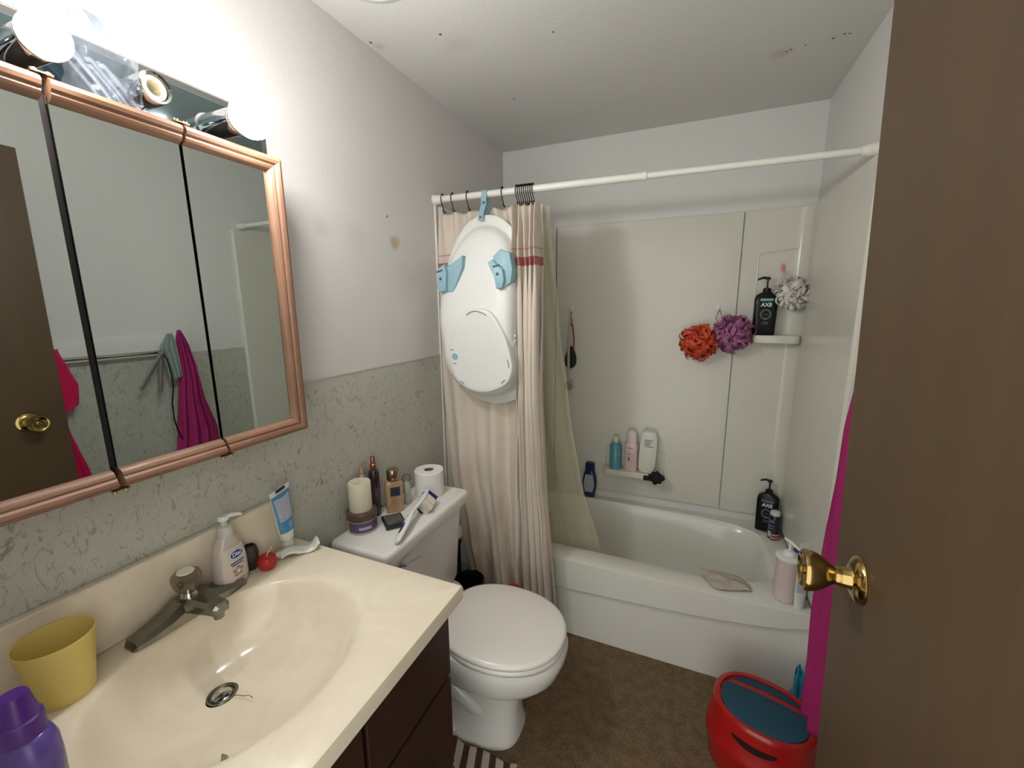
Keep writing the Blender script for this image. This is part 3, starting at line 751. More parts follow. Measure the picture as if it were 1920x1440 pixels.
# ================================================================== LIGHT BAR
def light_bar():
    t = thing('light_bar', 'chrome vanity light bar above the mirror cabinet with two glowing globe bulbs', 'light fixture', (0, 0, 1.895))
    B().box((.014, -1.868, .018), (.026, .70, .125), .006, 3).out('backplate', M_chrome, t)
    B().box((.030, -1.868, .018), (.006, .66, .088), .002, 2).out('mirror_plate', mat('dull_mirror_plate', (150, 172, 176), .12, 1, bump=(40, .15, .001)), t)
    for i in range(4):
        y = -1.665-.15*i
        s = B(); s.lathe([(.030, .030), (.030, .034), (.0265, .036), (.0265, .128), (.0255, .130), (.0215, .128), (.0215, .06)], (0, y, 0), 40, 'x', cap0=False, cap1=False); so = s.out('lamp_socket', M_chrome, t)
        s = B(); s.lathe([(.0215, .116), (.0205, .124), (.0165, .128), (.0140, .128), (.0135, .10), (.0130, .06), (.001, .06)], (0, y, 0), 32, 'x', cap0=False); s.out('socket_insert', mat('porcelain_insert', (225, 218, 195), .4) if i == 1 else M_white_pl, so)
        if i in (0, 2):
            R, c = (.0415, .172) if i == 0 else (.0300, .150)
            def pt(k): a_ = pi*k/24; return (max(1e-4, R*sin(a_)), c-R*cos(a_))
            g = B(); g.lathe([pt(k) for k in range(10, 25)], (0, y, 0), 40, 'x', cap0=False); bl = g.out('light_bulb', M_bulb, t)
            g = B(); g.lathe(([(.0135, .118), (.015, .126), (.020, .1335)] if i == 0 else [(.0135, .100), (.0140, .118), (.0145, .121)])+[pt(k) for k in range(4, 11)], (0, y, 0), 40, 'x', cap1=False); g.out('bulb_housing', mat('bulb_housing_white', (236, 236, 232), .35), bl)
light_bar()

# clear bag of clear plastic cups standing on the cabinet
def bag():
    t = thing('clear_bag', 'clear plastic bag of curved clear plastic pieces standing on the mirror cabinet', 'plastic bag', (.074, -1.868, 1.852))
    def fn(u, v):
        a = 2*pi*u; z = .165*v
        pinch = 1-.75*smoothstep(.55, 1, v)
        ax, by = .030*pinch, .052*(1-.15*v)
        n = mnoise.noise(Vector((cos(a)*2.2, sin(a)*2.2, v*5)))*.010
        top = .030*sin(a*1+.4)+.020*sin(3*a)
        return ((ax+n)*cos(a), (by+n)*sin(a)+.012*v, .002+z+top*smoothstep(.7, 1, v))
    o = B().sheet(fn, 60, 40).out('bag_film', M_bag, t, sharp=25)
    B().sheet(lambda u, v: (-.005+.014*sin(v*9)+.012*u, -.018+.055*u-.02*v, .105+.070*v+.02*sin(u*5)-.03*u*v), 14, 14).out('bag_flap', M_bag, t, sharp=20)
    rnd = random.Random(4)
    for k in range(9):
        b = B(); y = -.040+.0085*k; h = .055+rnd.random()*.035
        pts = [(-.012+rnd.random()*.022, y+.004*i-.030*(1-i/9)+.03, .004+h*sin(pi*.5*(i/6) if i < 6 else pi*.5+.1*(i-6))*(1 if i < 6 else 1-.06*(i-6))) for i in range(10)]
        x0 = -.012+rnd.random()*.022
        pts = [(x0, y+.042-.055*sin(pi*.5*i/9)*(h/.07), .004+h*(1-(1-i/9)**2)*1.0) for i in range(10)]+[(x0, y+.042-.062*(h/.07), .004+h*.96)]
        b.tube(pts, [.0022+.0012*sin(pi*i/10) for i in range(11)], 8, flat=2.0); b.out('clear_hook', M_clear, t)
bag()

# ================================================================== THINGS ON THE SINK TOP
def yellow_cup():
    t = thing('cup', 'yellow plastic tumbler standing on the sink top against the backsplash', 'cup', (.078, -2.072, ZV))
    b = B(); b.lathe([(.001, .0), (.0365, .0), (.0375, .003), (.0505, .112), (.0512, .1135), (.0495, .1135), (.0365, .006), (.001, .005)], seg=64, cap1=True).out('cup_body', mat('yellow_plastic', (226, 202, 116), .42, var=(12, .03)), t)
yellow_cup()
def purple_bottle():
    t = thing('purple_bottle', 'purple squeeze bottle with a dark purple cap at the left edge of the sink top', 'bottle', (.250, -2.166, ZV), rot=(0, 0, .35))
    pr = [(.0, .032, .026), (.004, .035, .029), (.05, .0365, .030), (.082, .035, .029), (.096, .029, .025), (.101, .021, .020)]
    B().loft(bottle(pr)).out('bottle_body', mat('purple_liquid', (86, 66, 136), .25, var=(16, .12)), t)
    c = B(); c.lathe([(.0235, .098), (.0235, .122), (.0228, .125), (.0200, .127)], seg=44).lathe([(.0200, .124), (.0195, .130), (.0145, .160), (.0135, .1625), (.001, .163)], seg=44); c.out('cap', mat('purple_cap', (72, 28, 112), .35), t)
purple_bottle()
def dark_jar():
    t = thing('round_mirror', 'dark round hand mirror leaning at the far left edge of the sink top', 'mirror', (.135, -2.222, ZV))
    B().lathe([(.001, 0), (.034, 0), (.036, .004), (.036, .066), (.033, .072), (.001, .072)], seg=40).out('jar_body', mat('very_dark_green', (26, 34, 24), .4), t)
    return t
t = dark_jar(); t.name = 'dark_jar'; t['label'] = 'very dark round jar at the far left edge of the sink top'; t['category'] = 'jar'
def soap():
    t = thing('soap_dispenser', 'clear liquid hand soap pump bottle with blue oval badge standing beside the faucet', 'soap dispenser', (.054, -1.765, ZV), rot=(0, 0, radians(8)))
    pr = [(.0, .020, .032), (.004, .0235, .038, 2.4), (.03, .0245, .0405, 2.4), (.07, .0240, .0385, 2.4), (.105, .0215, .031, 2.3), (.125, .018, .022, 2.1), (.132, .0145, .0155, 2)]
    B().loft(bottle(pr)).out('bottle_body', mat('cloudy_soap', (196, 182, 174), .2, coat=.4, var=(18, .06)), t)
    M_lab = mat('soap_label', (206, 196, 186), .35, var=(30, .04))
    lb = wrap(B(), [(.020, .0246, .0402, 2.4), (.07, .0241, .0388, 2.4), (.105, .0217, .0314, 2.3)], -52, 52).out('label', M_lab, t, sharp=60)
    # blue oval badge on the label
    def ov(a, bb, x, m, nm, zc, par):
        return B().poly([(bb*cos(2*pi*i/36), a*sin(2*pi*i/36)) for i in range(36)], 'x', 0, .0006).out(nm, m, par, loc=(x, 0, zc), rot=(0, radians(-6), 0))
    ov(.0105, .0175, .0252, mat('badge_white', (230, 232, 236), .4), 'badge_rim', .086, t); bd = ov(.0090, .0158, .0256, mat('badge_blue', (28, 58, 128), .35), 'badge', .086, t)
    lettering(t, 'Dial', .0140, (.0264, .0, .086), (radians(90), 0, radians(90)), M_white_pl, bold=.0002)
    for k, (zz, ww, cc) in enumerate(((.066, .034, (70, 74, 130)), (.060, .028, (96, 90, 140)), (.022, .026, (176, 150, 142)))):
        B().box((.0254, 0, zz), (.0006, ww, .0032)).out('printed_line', mat('print_%d' % k, cc, .5), t)
    fl = B()
    for i in range(5):
        a = 2*pi*i/5+.3; fl.sphere((.0255, .009*cos(a), .042+.009*sin(a)), .0055, 10, (.12, 1, .8))
    fl.out('flower_print', mat('flower_print', (168, 140, 128), .5), t); B().sphere((.0262, 0, .042), .0045, 10, (.15, 1, 1)).out('flower_centre', mat('flower_centre', (232, 220, 206), .5), t)
    c = B(); c.lathe([(.0155, .131), (.0165, .133), (.0165, .152), (.0145, .155), (.007, .157), (.006, .170)], seg=36); c.out('collar', mat('soap_pump_grey', (196, 194, 188), .4), t)
    n = B(); n.lathe([(.006, .168), (.0115, .170), (.0125, .176), (.0105, .181), (.001, .182)], seg=30).tube([(0, -.004, .176), (.008, .012, .178), (.014, .028, .174), (.015, .034, .170)], [.006, .0055, .0045, .0038], 12); n.out('pump_nozzle', M_white_pl, t)
soap()
def hexcup():
    t = thing('candle_cup', 'dark brown faceted candle cup behind the small red candle', 'candle', (.0385, -1.703, ZV))
    B().loft([se(0, 0, .0125, .0125, 0, 2, 6), se(0, 0, .016, .016, .012, 2, 6), se(0, 0, .0178, .0178, .045, 2, 6), se(0, 0, .014, .014, .064, 2, 6), se(0, 0, .011, .011, .066, 2, 6), se(0, 0, .010, .010, .060, 2, 6)]).out('cup_body', mat('dark_brown_wax', (44, 36, 32), .35), t, sharp=20)
hexcup()
def red_candle():
    t = thing('red_candle', 'small red round candle with a white wick beside the soap dispenser', 'candle', (.076, -1.687, ZV))
    B().lathe([(.001, 0), (.014, 0), (.0195, .006), (.0225, .016), (.0225, .026), (.0195, .034), (.014, .0365), (.007, .034), (.001, .033)], seg=40).out('wax', mat('red_wax', (172, 40, 34), .35, sss=.1, var=(30, .08)), t)
    B().tube([(0, 0, .033), (.001, .002, .040), (.000, .009, .045), (.001, .017, .053)], .0011, 8).out('wick', mat('wick_white', (226, 206, 190), .8), t)
red_candle()
def toothpaste():
    t = thing('toothpaste_tube', 'blue and white toothpaste tube standing on its cap at the end of the backsplash', 'toothpaste tube', (.048, -1.603, ZV), rot=(radians(5), radians(2), radians(12)))
    N = 40
    def r(z, a, bb, n=2.): return se(0, 0, a, bb, z, n, N)
    rings = [r(.028, .0125, .0125), r(.036, .0165, .018, 2), r(.05, .0165, .0215, 2), r(.10, .0125, .0280, 2), r(.15, .0060, .0325, 2.2), r(.172, .0022, .0350, 3), r(.190, .0012, .0362, 4)]
    B().loft(rings).out('tube_body', mat('tube_white', (222, 222, 214), .3, coat=.3, var=(20, .02)), t, sharp=60)
    lb = wrap(B(), [(.062, .0160, .0235), (.10, .0127, .0282), (.15, .0062, .0328, 2.2), (.176, .0024, .0352, 3)], -78, 58, .0007).out('blue_label', mat('toothpaste_blue', (70, 138, 180), .3, coat=.3, var=(40, .06)), t, sharp=60)
    wrap(B(), [(.098, .0129, .0284), (.15, .0064, .033, 2.2), (.166, .0032, .0346, 3)], -52, 40, .0012).out('text_panel', mat('text_panel_lilac', (176, 182, 204), .4, var=(130, .18)), t, sharp=60)
    wrap(B(), [(.070, .0156, .0245), (.090, .0136, .0272)], -5, 45, .0012).out('text_panel', mat('text_panel_blue', (126, 172, 204), .4, var=(130, .15)), t, sharp=60)
    wrap(B(), [(.181, .0019, .0358, 4), (.190, .0013, .0363, 4)], -12, 12, .0009).out('crimp_mark', mat('crimp_navy', (26, 30, 60), .4), t)
    B().lathe([(.001, 0), (.0150, 0), (.0155, .002), (.0150, .026), (.0125, .030), (.001, .030)], seg=36).out('cap', mat('clear_white_cap', (206, 204, 190), .3), t)
toothpaste()
def flat_tube():
    t = thing('flattened_tube', 'crumpled flattened white tube lying at the back corner of the sink top', 'tube', (.092, -1.603, ZV+.001), rot=(0, 0, radians(58)))
    def fn(u, v):
        x = -.048+.096*u; w_ = .016+.006*u; y = w_*(v*2-1)
        z = .006+.005*sin(u*7)+mnoise.noise(Vector((u*6, v*4, 2)))*.004+.010*smoothstep(.82, 1, u)
        return (x, y, z+.005*(1-(v*2-1)**2))
    B().sheet(fn, 36, 12).out('tube_body', mat('tube_white', (222, 222, 214), .3), t, sharp=50, solid=.006)
    B().tube([(-.062, 0, .008), (-.047, 0, .008)], .0075, 16).out('cap', M_white_pl, t)
flat_tube()
def pen():
    A = Vector((.392, -2.012, .7955)); Bp = Vector((.520, -2.060, .852)); d = (Bp-A); L = d.length; q = d.to_track_quat('Z', 'Y')
    t = thing('makeup_pencil', 'grey cosmetic pencil with a black tip lying over the front edge of the basin', 'pencil', A, rot=q.to_euler())
    B().lathe([(.0008, 0), (.0022, .006), (.0045, .016)], seg=20).out('pencil_tip', M_black, t)
    B().lathe([(.0045, .016), (.0052, .019), (.0052, L), (.001, L+.001)], seg=20).out('pencil_body', mat('pencil_grey', (120, 122, 120), .3, .3), t)
pen()
t = thing('hair_strand', 'thin brown strand of hair lying in the basin beside the drain', 'hair', (0, 0, 0))
B().tube([(.224, -1.893, ZV-.1225), (.236, -1.889, ZV-.1205), (.248, -1.888, ZV-.1185), (.262, -1.884, ZV-.1145), (.274, -1.886, ZV-.1135)], [.0009, .0006, .0009, .0005, .0009], 6).out('strand', mat('hair_brown', (120, 90, 58), .6), t)

# ================================================================== THINGS ON THE TOILET TANK
def jar():
    t = thing('cream_jar', 'round white jar with a purple label and brown lid under the pillar candle', 'jar', (.057, -1.330, ZK))
    B().lathe([(.001, 0), (.043, 0), (.0465, .004), (.0465, .044), (.044, .047), (.001, .047)], seg=56).out('jar_body', mat('jar_white', (204, 198, 196), .3), t)
    wrap(B(), [(.008, .0466, .0466), (.042, .0466, .0466)], -110, 60, .0006, K=36).out('label', mat('label_purple', (104, 84, 116), .35, var=(60, .25)), t, sharp=80)
    wrap(B(), [(.018, .0472, .0472), (.028, .0472, .0472)], -62, -12, .0008, K=20).out('label_panel', mat('label_lilac', (186, 172, 196), .4), t, sharp=80)
    B().lathe([(.001, .046), (.0485, .046), (.049, .048), (.049, .070), (.047, .073), (.001, .073)], seg=56).out('lid', mat('brown_lid', (94, 74, 60), .35, var=(30, .05)), t)
jar()
def pillar():
    t = thing('pillar_candle', 'cream pillar candle standing on the brown-lidded jar', 'candle', (.055, -1.330, ZK+.0735))
    B().lathe([(.001, 0), (.0365, 0), (.037, .002), (.037, .094), (.035, .097), (.029, .096), (.010, .092), (.001, .0915)], seg=56).out('wax', mat('cream_wax', (216, 208, 184), .5, sss=.12, bump=(30, .15, .003), var=(14, .03)), t)
    w_ = B(); w_.tube([(0, 0, .09), (0, .001, .098), (-.003, -.004, .106), (-.006, -.011, .113)], .0022, 8); w_.out('wick', mat('wick_white', (226, 206, 190), .8), t)
pillar()
def mist(x, y, h, liq, cap, label, r=.0185):
    t = thing('body_spray', label, 'spray bottle', (x, y, ZK), group=None)
    B().lathe([(.001, 0), (r-.001, 0), (r, .003), (r, h-.062), (r*.85, h-.052), (.009, h-.047), (.009, h-.040)], seg=36).out('bottle_body', liq, t)
    B().lathe([(.0115, h-.045), (.0115, h-.030), (.0085, h-.027), (.0085, h-.004), (.0075, h-.001), (.001, h)], seg=30).out('spray_cap', cap, t)
    return t
M_rose = mat('rose_gold', (172, 112, 88), .25, .8)
m1 = mat('dark_mist_glass', (58, 48, 56), .12, coat=.5, var=(60, .5)); m2 = mat('rosy_mist_glass', (150, 104, 98), .12, coat=.5, var=(30, .2))
a = mist(.026, -1.285, .200, m2, mat('pale_spray_cap', (170, 142, 122), .3, .3), 'rosy glass body spray bottle behind the pillar candle')
a = mist(.030, -1.232, .222, m1, M_rose, 'tall dark body spray bottle with a copper nozzle against the wall'); 
sk = B()
for i in range(9): sk.box((.0185*cos(radians(-70+i*14))*1.02, .0185*sin(radians(-70+i*14))*1.02, .075+.012*(i % 3)), (.0008, .0008, .05), 0)
sk.out('label_streaks', mat('streak_pink', (150, 96, 110), .4), a)
def gold_perfume():
    t = thing('perfume_bottle', 'amber perfume bottle with a metallic round cap and dark label on the tank lid', 'perfume bottle', (.074, -1.183, ZK), rot=(0, 0, radians(46)))
    pr = [(.0, .028, .018, 4), (.003, .031, .020, 4.5), (.112, .031, .020, 4.5), (.119, .027, .018, 4), (.122, .013, .013, 2)]
    B().loft(bottle(pr, 48)).out('bottle_body', mat('amber_glass', (178, 144, 108), .1, coat=.6, var=(10, .10)), t)
    B().box((.003, -.0206, .082), (.034, .0010, .034), .0003).out('label', mat('dark_teal_label', (40, 56, 68), .35, var=(60, .2)), t)
    B().lathe([(.0125, .120), (.0125, .124), (.0215, .125), (.0225, .128), (.0220, .160), (.0205, .163), (.001, .163)], seg=40).out('cap', mat('warm_chrome', (176, 150, 128), .18, .9), t)
gold_perfume()
t = thing('compact_case', 'flat black makeup case lying in front of the perfume bottle', 'compact', (.132, -1.262, ZK), rot=(0, 0, radians(-38)))
B().box((0, 0, .0085), (.086, .070, .015), .004, 3).out('case_body', mat('black_gloss', (26, 26, 30), .2, coat=.4), t)
B().box((0, 0, .0165), (.070, .056, .0012), .0004).out('case_window', mat('compact_grey', (92, 92, 88), .25, var=(40, .3)), t)
def small_bottle():
    t = thing('clear_bottle', 'small clear bottle with a dark ring on top beside the amber perfume', 'bottle', (.083, -1.118, ZK))
    B().lathe([(.001, 0), (.013, 0), (.014, .003), (.014, .075), (.009, .084), (.008, .09), (.001, .09)], seg=30).out('bottle_body', mat('frosted_clear', (190, 186, 172), .2, coat=.3, alpha=.75), t)
    B().tube([(.010*cos(2*pi*i/20), .012*cos(2*pi*i/20), .103+.014*sin(2*pi*i/20)) for i in range(20)], .0013, 8, closed=True).out('ring', mat('ring_dark', (40, 38, 36), .3, .7), t)
small_bottle()
def roll():
    t = thing('toilet_paper_roll', 'white toilet paper roll standing on end on the tank lid', 'toilet paper', (.113, -1.012, ZK))
    B().lathe([(.0195, 0), (.0555, 0), (.0575, .002), (.0575, .100), (.0555, .1025), (.0195, .1025), (.0190, .098), (.0190, .004), (.0195, 0)], seg=72, cap0=False, cap1=False).out('paper', mat('tissue', (232, 230, 224), .9, bump=(120, .2, .001), var=(8, .01)), t)
    B().lathe([(.0190, .001), (.0190, .1015), (.0178, .1015), (.0178, .001), (.0190, .001)], seg=48, cap0=False, cap1=False).out('cardboard_core', mat('cardboard', (142, 116, 88), .9), t)
    B().sheet(lambda u, v: ((.0580+.0012*sin(u*9))*cos(.9+u*.5), (.0580+.0012*sin(u*9))*sin(.9+u*.5), .002+.100*v), 10, 4).out('loose_sheet', mat('tissue', (232, 230, 224), .9), t, sharp=80, solid=.0006)
roll()
def scrub_brush():
    E0, E1 = Vector((.232, -1.372, ZK+.010)), Vector((.150, -1.090, ZK+.055))
    d = (E1-E0); L = d.length; X = d.normalized(); Zu = Vector((0, 0, 1)); Y = Zu.cross(X).normalized(); Zz = X.cross(Y)
    m = Matrix((X, Y, Zz)).transposed().to_4x4() @ Matrix.Rotation(radians(-38), 4, 'X'); m.translation = E0
    t = thing('scrub_brush', 'white scrub brush with a navy grip lying on the tank lid', 'brush', (0, 0, 0)); t.matrix_world = m
    rings = []
    for s_, w_, h, z in ((0, .004, .003, .0), (.006, .0095, .0055, 0), (.03, .0115, .0075, .001), (.10, .0125, .0085, .003), (.135, .0095, .007, .004), (.165, .0068, .006, .003), (.195, .009, .006, .0), (.225, .0155, .006, -.002), (.27, .0165, .006, -.003), (.292, .0135, .0055, -.003), (.299, .006, .004, -.003)):
        rings.append([(s_*L/.30, w_*1.35*cos(2*pi*i/24), z+h*1.2*sin(2*pi*i/24)) for i in range(24)])
    B().loft(rings).out('handle', M_white_pl, t, sharp=60)
    g = []
    for s_, w_ in ((.036, .002), (.045, .0065), (.07, .0092), (.10, .0098), (.122, .007), (.132, .002)):
        g.append([(s_*L/.30, w_*1.4*cos(2*pi*i/20), .004+.0088*max(.0, sin(2*pi*i/20))) for i in range(20)])
    B().loft(g).out('grip', mat('navy_rubber', (30, 58, 98), .55), t, sharp=60)
    B().lathe([(.001, .0), (.0085, 0), (.0085, .0008), (.001, .0009)], (.272*L/.3, 0, .0035), 24).out('badge', mat('badge_grey_blue', (90, 104, 118), .4), t)
    B().lathe([(.001, .0), (.0048, 0), (.0048, .0008), (.001, .0009)], (.016*L/.3, 0, .0065), 20).out('hang_hole_mark', mat('badge_grey_blue', (90, 104, 118), .4), t)
    rnd = random.Random(3); wb, nb = B(), B()
    for i in range(9):
        for j in range(5):
            x = (.212+i*.0092)*L/.30; y = -.016+j*.008
            (nb if i in (7, 8) or j == 4 else wb).tube([(x, y, -.004), (x+rnd.uniform(-.001, .001), y*1.15, -.022), (x+rnd.uniform(-.003, .003), y*1.3, -.048)], [.0030, .0034, .004], 7)
    o = wb.out('bristles', mat('bristle_white', (222, 216, 198), .8), t); o['kind'] = 'stuff'
    o = nb.out('navy_bristles', mat('bristle_navy', (34, 36, 104), .7), t); o['kind'] = 'stuff'
scrub_brush()

# ================================================================== FLOOR THINGS
def rug():
    m, k = new_mat('striped_rug', .95, .1); v = k.obj((1, 1, 1), (0, 0, radians(-18))); p = k.sep(v)
    s_ = k.math('FRACT', k.math('MULTIPLY', p[0], 21.0)); f = k.smooth(k.math('ABSOLUTE', k.math('SUBTRACT', s_, .5)), .22, .30)
    k.l(k.mix(f, lin((176, 166, 150)), lin((72, 56, 46))), k.b.inputs['Base Color']); k.bump(k.noise(k.obj(), 260, 2), .7, .004)
    def fn(u, v):
        x = .34+.27*u+.006*sin(v*9); y = -1.302-.265*v+.004*sin(u*14)
        return (x, y, .009+.004*mnoise.noise(Vector((u*5, v*9, 0)))+.002*sin(u*20))
    o = B().sheet(fn, 40, 60).out('bath_rug', m, sharp=80, solid=.010); tag(o, 'small brown and cream striped rug at the foot of the toilet', 'rug')
rug()
def stool():
    cx, cy = 1.340, -.972
    t = thing('step_stool', 'red plastic oval step stool with a teal non-slip top', 'stool', (cx, cy, 0), rz=radians(-14))
    M_r = mat('red_plastic', (168, 22, 20), .30, coat=.3, var=(8, .05)); M_t = mat('teal_rubber', (32, 72, 92), .75, bump=(300, .4, .001))
    a, bb = .148, .122; N = 80
    def R(z, ka, kb): return se(0, 0, a*ka, bb*kb, z, 2.3, N)
    B().loft([R(0, .99, 1.0), R(.006, 1.01, 1.02), R(.06, 1.05, 1.07), R(.10, 1.10, 1.12), R(.112, 1.10, 1.12), R(.122, 1.06, 1.07), R(.205, 1.0, 1.0), R(.216, .985, .985), R(.222, .95, .95), R(.222, .87, .855), R(.216, .855, .84)], cap0=False, cap1=True).out('stool_body', M_r, t, sharp=50)
    # teal front pad (a D) and the rear slot, divided by a curved red bar
    def inside(f0, f1, z0, z1, name, m, sc=.84):
        pts = []
        for i in range(41):
            x = -1+2*i/40; yy = f0(x); pts.append((a*sc*x*math.sqrt(max(0, 1-min(1, abs(yy))**2)) if False else a*sc*x, bb*sc*yy))
        for i in range(40, -1, -1):
            x = -1+2*i/40; pts.append((a*sc*x, bb*sc*f1(x)))
        out = []
        for p in pts:
            if not out or math.hypot(p[0]-out[-1][0], p[1]-out[-1][1]) > 1e-5: out.append(p)
        return B().poly(out[:-1] if math.hypot(out[0][0]-out[-1][0], out[0][1]-out[-1][1]) < 1e-5 else out, 'z', z0, z1, .0015).out(name, m, t, sharp=50)
    lo = lambda x: -max(0, 1-abs(x)**2.3)**(1/2.3)
    mid = lambda x: max(lo(x), min(-lo(x), .42-.10*x*x))
    inside(lo, mid, .2145, .2225, 'rubber_pad', M_t)
    mid2 = lambda x: max(lo(x), min(-lo(x), .66-.10*x*x))
    inside(mid2, lambda x: -lo(x), .2145, .2185, 'handle_slot', mat('slot_teal_dark', (30, 62, 84), .6), .83)
    # dark patch on the front face, painted as the shade in the hand slot
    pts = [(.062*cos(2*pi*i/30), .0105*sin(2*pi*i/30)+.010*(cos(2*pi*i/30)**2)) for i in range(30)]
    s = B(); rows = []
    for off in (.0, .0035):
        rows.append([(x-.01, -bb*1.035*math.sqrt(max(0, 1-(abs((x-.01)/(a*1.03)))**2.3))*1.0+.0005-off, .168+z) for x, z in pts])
    s.loft(rows); s.out('hand_slot_shade', mat('slot_dark_red', (40, 6, 6), .7), t, sharp=50)
stool()
def blue_bag():
    def fn(u, v):
        a_ = 2*pi*u; r = .034+.014*sin(3*a_+v*4)+mnoise.noise(Vector((cos(a_)*2, sin(a_)*2, v*5)))*.012
        r *= (1-.55*v) if v > .5 else 1-.45*v*.5
        return (1.484+r*.75*cos(a_), -.752+r*.8*sin(a_), .002+.205*v+.018*sin(5*a_)*v)
    m = mat('shiny_blue_plastic', (40, 140, 172), .18, coat=.5, var=(12, .15))
    b = B().sheet(fn, 40, 26); o = b.out('plastic_packet', m, sharp=25, solid=.001); tag(o, 'crumpled shiny blue plastic packet standing between the stool and the tub', 'plastic packet')
blue_bag()
def bin_():
    t = thing('waste_bin', 'black waste bin half hidden between the toilet tank and the curtain', 'waste bin', (.205, -.882, 0))
    B().lathe([(.001, 0), (.052, 0), (.055, .004), (.068, .30), (.071, .302), (.071, .308), (.066, .308), (.053, .01), (.001, .008)], seg=44).out('bin_body', mat('bin_black', (20, 22, 26), .4), t)
    B().sheet(lambda u, v: ((.060+.013*v+.004*sin(u*60))*cos(2*pi*u), (.060+.013*v+.004*sin(u*60))*sin(2*pi*u), .315-.06*v if v > .4 else .291+.06*v), 60, 8).out('bin_liner', mat('bin_bag', (30, 30, 36), .3, coat=.3), t, sharp=60)
bin_()
def toilet_brush():
    t = thing('toilet_brush', 'toilet brush with a white handle in a dark holder beside the tank', 'toilet brush', (.118, -.812, 0))
    B().lathe([(.001, 0), (.038, 0), (.040, .005), (.034, .12), (.030, .125), (.001, .125)], seg=36).out('holder', mat('holder_grey', (88, 84, 84), .4), t)
    B().lathe([(.0085, .12), (.0085, .42), (.013, .43), (.0135, .455), (.001, .46)], seg=24).out('dark_shaft', mat('shaft_navy', (28, 28, 40), .4), t)
    B().lathe([(.012, .455), (.0145, .46), (.0145, .50), (.011, .512), (.001, .514)], seg=24).out('handle_end', M_white_pl, t)
toilet_brush()
def red_tub():
    t = thing('red_container', 'red plastic container peeking out behind the toilet lid at the curtain hem', 'container', (.415, -.872, 0))
    B().lathe([(.001, 0), (.034, 0), (.037, .004), (.042, .275), (.043, .291), (.039, .309), (.028, .322), (.012, .329), (.001, .330)], seg=40).out('container_body', mat('red_container', (186, 24, 30), .35), t)
red_tub()

# ================================================================== SHOWER THINGS
def pump_top(t, z, m, r=.013, reach=.03, rz=0., h=.045, name='pump'):
    b = B(); b.lathe([(r, z), (r*1.02, z+.002), (r, z+.016), (r*.45, z+.02), (.0035, z+.021), (.0035, z+.021+h)], seg=28)
    c, s_ = cos(rz), sin(rz)
    zt = z+.021+h
    b.lathe([(.0035, zt-.004), (.0095, zt-.002), (.0105, zt+.004), (.009, zt+.008), (.001, zt+.009)], seg=24)
    b.tube([(0, 0, zt+.003), (reach*.5*c, reach*.5*s_, zt+.006), (reach*c, reach*s_, zt), (reach*1.08*c, reach*1.08*s_, zt-.005)], [.006, .0055, .0045, .004], 12)
    return b.out(name, m, t)
M_bk = mat('bottle_black', (9, 11, 13), .35, coat=.1, spec=.3, var=(8, .1))
def big_bottle(loc, label, accent, rz=0.):
    t = thing('body_wash_bottle', label, 'pump bottle', loc, rot=(0, 0, rz))
    pr = [(.0, .041, .020, 5), (.004, .0445, .0225, 5), (.09, .0465, .0235, 5), (.165, .0465, .0235, 5), (.180, .043, .022, 3.6), (.190, .030, .019, 2.6), (.197, .017, .016, 2)]
    B().loft(bottle(pr, 56)).out('bottle_body', M_bk, t, sharp=50)
    pump_top(t, .196, M_black, .016, .036, pi, .038)
    y = -.0240
    B().box((0, y, .162), (.052, .0008, .009), .0002).out('accent_band', accent, t)
    lettering(t, 'AXE', .0235, (0, y-.0006, .138), (radians(90), 0, 0), mat('print_white', (228, 230, 230), .4), bold=.0006)
    rg = B()
    for r_, th in ((.021, .0016), (.0165, .0009)):
        rg.tube([(r_*cos(2*pi*i/36), y-.0002, .095+r_*1.08*sin(2*pi*i/36)) for i in range(36)], th, 8, closed=True)
    ob = rg.out('ring_emblem', mat('ring_grey_blue', (110, 128, 138), .4), t)
    for zz, ww in ((.155, .046), (.060, .024), (.052, .030), (.095, .022), (.080, .010)): B().box((0, y, zz), (ww, .0006, .0016)).out('printed_line', mat('line_grey', (140, 148, 150), .5), t)
    return t
big_bottle((1.353, -.064, 1.3605), 'black pump bottle with a mint band on the upper corner shelf', mat('mint_band', (120, 196, 178), .4), radians(2))
big_bottle((1.447, -.082, ZT+.006), 'black pump bottle with a purple band on the tub corner ledge', mat('violet_band', (92, 88, 150), .4), radians(-14))
